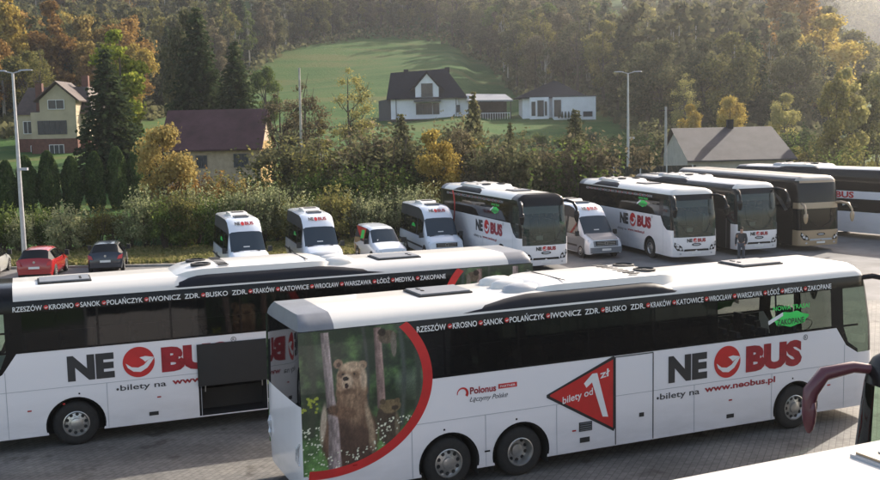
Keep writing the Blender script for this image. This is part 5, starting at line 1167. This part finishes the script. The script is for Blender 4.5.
while px < 592:
    Y = rr.uniform(69, 78); T(rr.choice(['bush1', 'sparse2', 'sparse3', 'bush4', 'sparse1']), rr.choice(['brownish', 'dull', 'olive', 'brownish', 'dull', 'green', 'brownish', 'gold', 'dull']), px, Y, rr.uniform(4.6, 7.4), rr.uniform(.9, 1.3), 'brown half-bare thicket bush behind the white coaches', cat='shrub', name='bush', group='brown thicket behind the coaches')
    px += rr.uniform(7, 13)
for px, Y, h, cl in ((800, 100, 5.5, 'dark'), (812, 96, 5, 'green'), (826, 90, 4.8, 'olive'), (845, 84, 4.5, 'green'), (868, 82, 4.8, 'olive'), (790, 104, 4.6, 'green'), (640, 98, 5, 'dark'), (618, 96, 4.5, 'dark'), (655, 104, 6, 'dull'), (596, 100, 4.5, 'dull')):
    T('bush%d' % rr.randint(1, 4), cl, px, Y, h, 1.3, 'dark green bush by the building and poplars at right', cat='shrub', name='bush', group='bushes by the right-hand building')
# hillside hedge lines and garden shrubs
px = 452
while px < 620:
    Y = 140 + rr.uniform(-3, 3) + (px - 452) * .05; T('bush%d' % rr.randint(1, 4), rr.choice(['dark', 'green', 'dull']), px, Y, rr.uniform(1.3, 2.2), 1.6, 'low shrub in the garden hedge below the white bungalow', cat='shrub', name='bush', group='garden hedge on the hillside')
    px += rr.uniform(14, 22)
# --- the wood: individual trees, nearest rows first
def wood_edge(px): return lerp_tab([(-60, 148), (0, 145), (60, 150), (120, 150), (150, 172), (200, 205), (250, 245), (300, 292), (380, 312), (440, 312), (480, 286), (508, 240), (530, 208), (560, 200), (600, 190), (640, 150), (700, 140), (760, 135), (820, 140), (850, 165), (870, 200), (960, 210)], px)
placed = []
def try_place(px, Y, dmin):
    x = bx(px, Y)
    for a, b in placed:
        if (a - x) ** 2 + (b - Y) ** 2 < dmin * dmin: return None
    if -12 < x < 30 and 172 < Y < 196: return None
    if abs(x + 47) < 8 and Y < 152: return None
    placed.append((x, Y)); return x
cnt = 0
for tr_ in range(9000):
    if cnt >= 262: break
    px = rr.uniform(-40, 930); e0 = wood_edge(px); Y = e0 + abs(rr.gauss(0, 1)) * (55 if (px < 200 or px > 560) else 28)
    if Y > 420: continue
    if px > 838 and rr.random() < .75: continue
    x = try_place(px, Y, 4.6)
    if x is None: continue
    left = px < 175; right = px > 640
    near_edge = Y - e0 < 18
    if left: kc = rr.choices(['orange', 'rust', 'olive', 'dull', 'yellow', 'dark'], [3.4, 3.2, 4.5, 3.4, 1.6, .6])[0]
    elif right: kc = rr.choices(['olive', 'dull', 'rust', 'pale', 'orange', 'dark'], [5, 5, .8, 1.2, .5, .8])[0]
    else: kc = rr.choices(['dull', 'brownish', 'olive', 'dark', 'green'], [5, 2.5, 2.6, 1.2, 1.2])[0]
    kind = rr.choice(['broad1', 'broad2', 'broad3', 'tallbroad1', 'tallbroad2', 'tallbroad3', 'sparse1', 'sparse2', 'birch1']) if kc != 'dark' else rr.choice(['spruce1', 'spruce2', 'spruce3'])
    h = rr.uniform(12, 19) if Y > 180 else rr.uniform(10, 15)
    cname = {'orange': 'orange', 'rust': 'rust-brown', 'olive': 'olive', 'dull': 'dull green', 'yellow': 'yellow', 'dark': 'dark evergreen', 'pale': 'pale green', 'brownish': 'brown', 'green': 'green'}[kc]
    zone = 'in the wood left of the meadow' if px < 230 else ('in the wood above the meadow' if px < 520 else 'in the hazy wood at right')
    tree(kind, kc, x, Y, h, rr.uniform(.85, 1.15), f'{cname} tree {zone}', group=f'{cname} trees {zone}'); cnt += 1
# the rest of the wood, deeper in, reads as one mass
rs = np.random.default_rng(21); Vs = []; Tv = MB()
base = [blob_leaves(crown_blobs(14, np.random.default_rng(50 + q), 2.5, 9.6, 2.6, round_s), 760, .52, np.random.default_rng(60 + q)) for q in range(5)]
nfar = 0
for _ in range(6000):
    if nfar >= 850: break
    px = rs.uniform(-80, 980); Y = wood_edge(px) + rs.uniform(25, 330)
    if 840 < px and Y < 560: continue
    x = bx(px, Y)
    if -12 < x < 30 and 172 < Y < 196: continue
    s = rs.uniform(1.3, 2.0); V = base[nfar % 5] * np.array([s, s, s]); a = rs.uniform(0, 6.28); ca, sa = math.cos(a), math.sin(a); z = ground_z(x, Y)
    Vs.append(np.stack([V[:, 0] * ca - V[:, 1] * sa + x, V[:, 0] * sa + V[:, 1] * ca + Y, V[:, 2] + z], 1)); Tv.tube([(x, Y, z - .5), (x, Y, z + 8 * s)], [.24, .08], 4, caps=False); nfar += 1
sub = [b.reshape(-1, 4, 3)[::3].reshape(-1, 3) * 1.0 for b in base]
for _ in range(2200):      # the far slopes across the valley at right
    Y = rs.uniform(620, 1150); px = rs.uniform(820, 960); x = bx(px, Y); s = rs.uniform(1.4, 2.4); V = sub[_ % 5] * s; Vs.append(V + np.array([x, Y, ground_z(x, Y)]))
me = mesh_np('wood', np.concatenate(Vs), M_leaf('foliage_far_wood', (.028, .036, .020), (.066, .074, .036), (.13, .125, .058)))
WD = bpy.data.objects.new('woodland', me); C.objects.link(WD); tag(WD, 'mass of trees covering the upper hillside', 'woodland', kind='stuff')
o = Tv.build('woodland_trunks', palebark); tag(o, 'bare trunks inside the wood on the upper hillside', 'woodland', kind='stuff')
# undergrowth under the wood
Ps = []
for _ in range(14000):
    px = rs.uniform(-60, 900); Y = wood_edge(px) - 5 + rs.uniform(0, 60); x = bx(px, Y)
    if px > 850: continue
    Ps.append((x, Y, ground_z(x, Y) + rs.uniform(0, 1.8)))
Ps = np.array(Ps); me = mesh_np('undergrowth', leaf_quads(Ps, rs.normal(0, 1, Ps.shape), 1.1, rs), L['dull']); o = bpy.data.objects.new('undergrowth', me); C.objects.link(o); tag(o, 'brown undergrowth along the foot of the wood', 'undergrowth', kind='stuff')
# grass on the verge
Ps = []
for _ in range(26000):
    x = rs.uniform(-30, 12); yb = 56.4 + max(0, (x + 12)) * .33; Y = yb + rs.uniform(0, 6.5); h = rs.uniform(.08, .3)
    Ps.append((x, Y, ground_z(x, Y) + h * .4))
Ps = np.array(Ps); me = mesh_np('verge_grass', leaf_quads(Ps, np.tile([0, -1., .3], (len(Ps), 1)), .26, rs, .5, up=2), M_leaf('grass_blades', (.08, .10, .03), (.17, .175, .06), (.28, .25, .11))); o = bpy.data.objects.new('verge_grass', me); C.objects.link(o); tag(o, 'rough yellow-green grass on the verge behind the cars', 'grass', kind='stuff')

# ------------------------------------------------------------------ air
if HAZE:
    hz = MB(); hz.box((0, 560, 82), (1700, 1300, 168)); ho = hz.build('haze', None) if False else None
    me = bpy.data.meshes.new('haze'); me.from_pydata(hz.v, [], hz.f); mt = bpy.data.materials.new('haze_air'); mt.use_nodes = True; t = mt.node_tree; t.nodes.remove(t.nodes['Principled BSDF'])
    pv = t.nodes.new('ShaderNodeVolumePrincipled'); pv.inputs['Color'].default_value = (.86, .90, .95, 1); pv.inputs['Density'].default_value = HAZE; pv.inputs['Anisotropy'].default_value = .7
    t.links.new(pv.outputs[0], t.nodes['Material Output'].inputs['Volume']); me.materials.append(mt); ho = bpy.data.objects.new('haze', me); C.objects.link(ho); ho['kind'] = 'stuff'; ho['label'] = 'thin autumn haze over the valley'
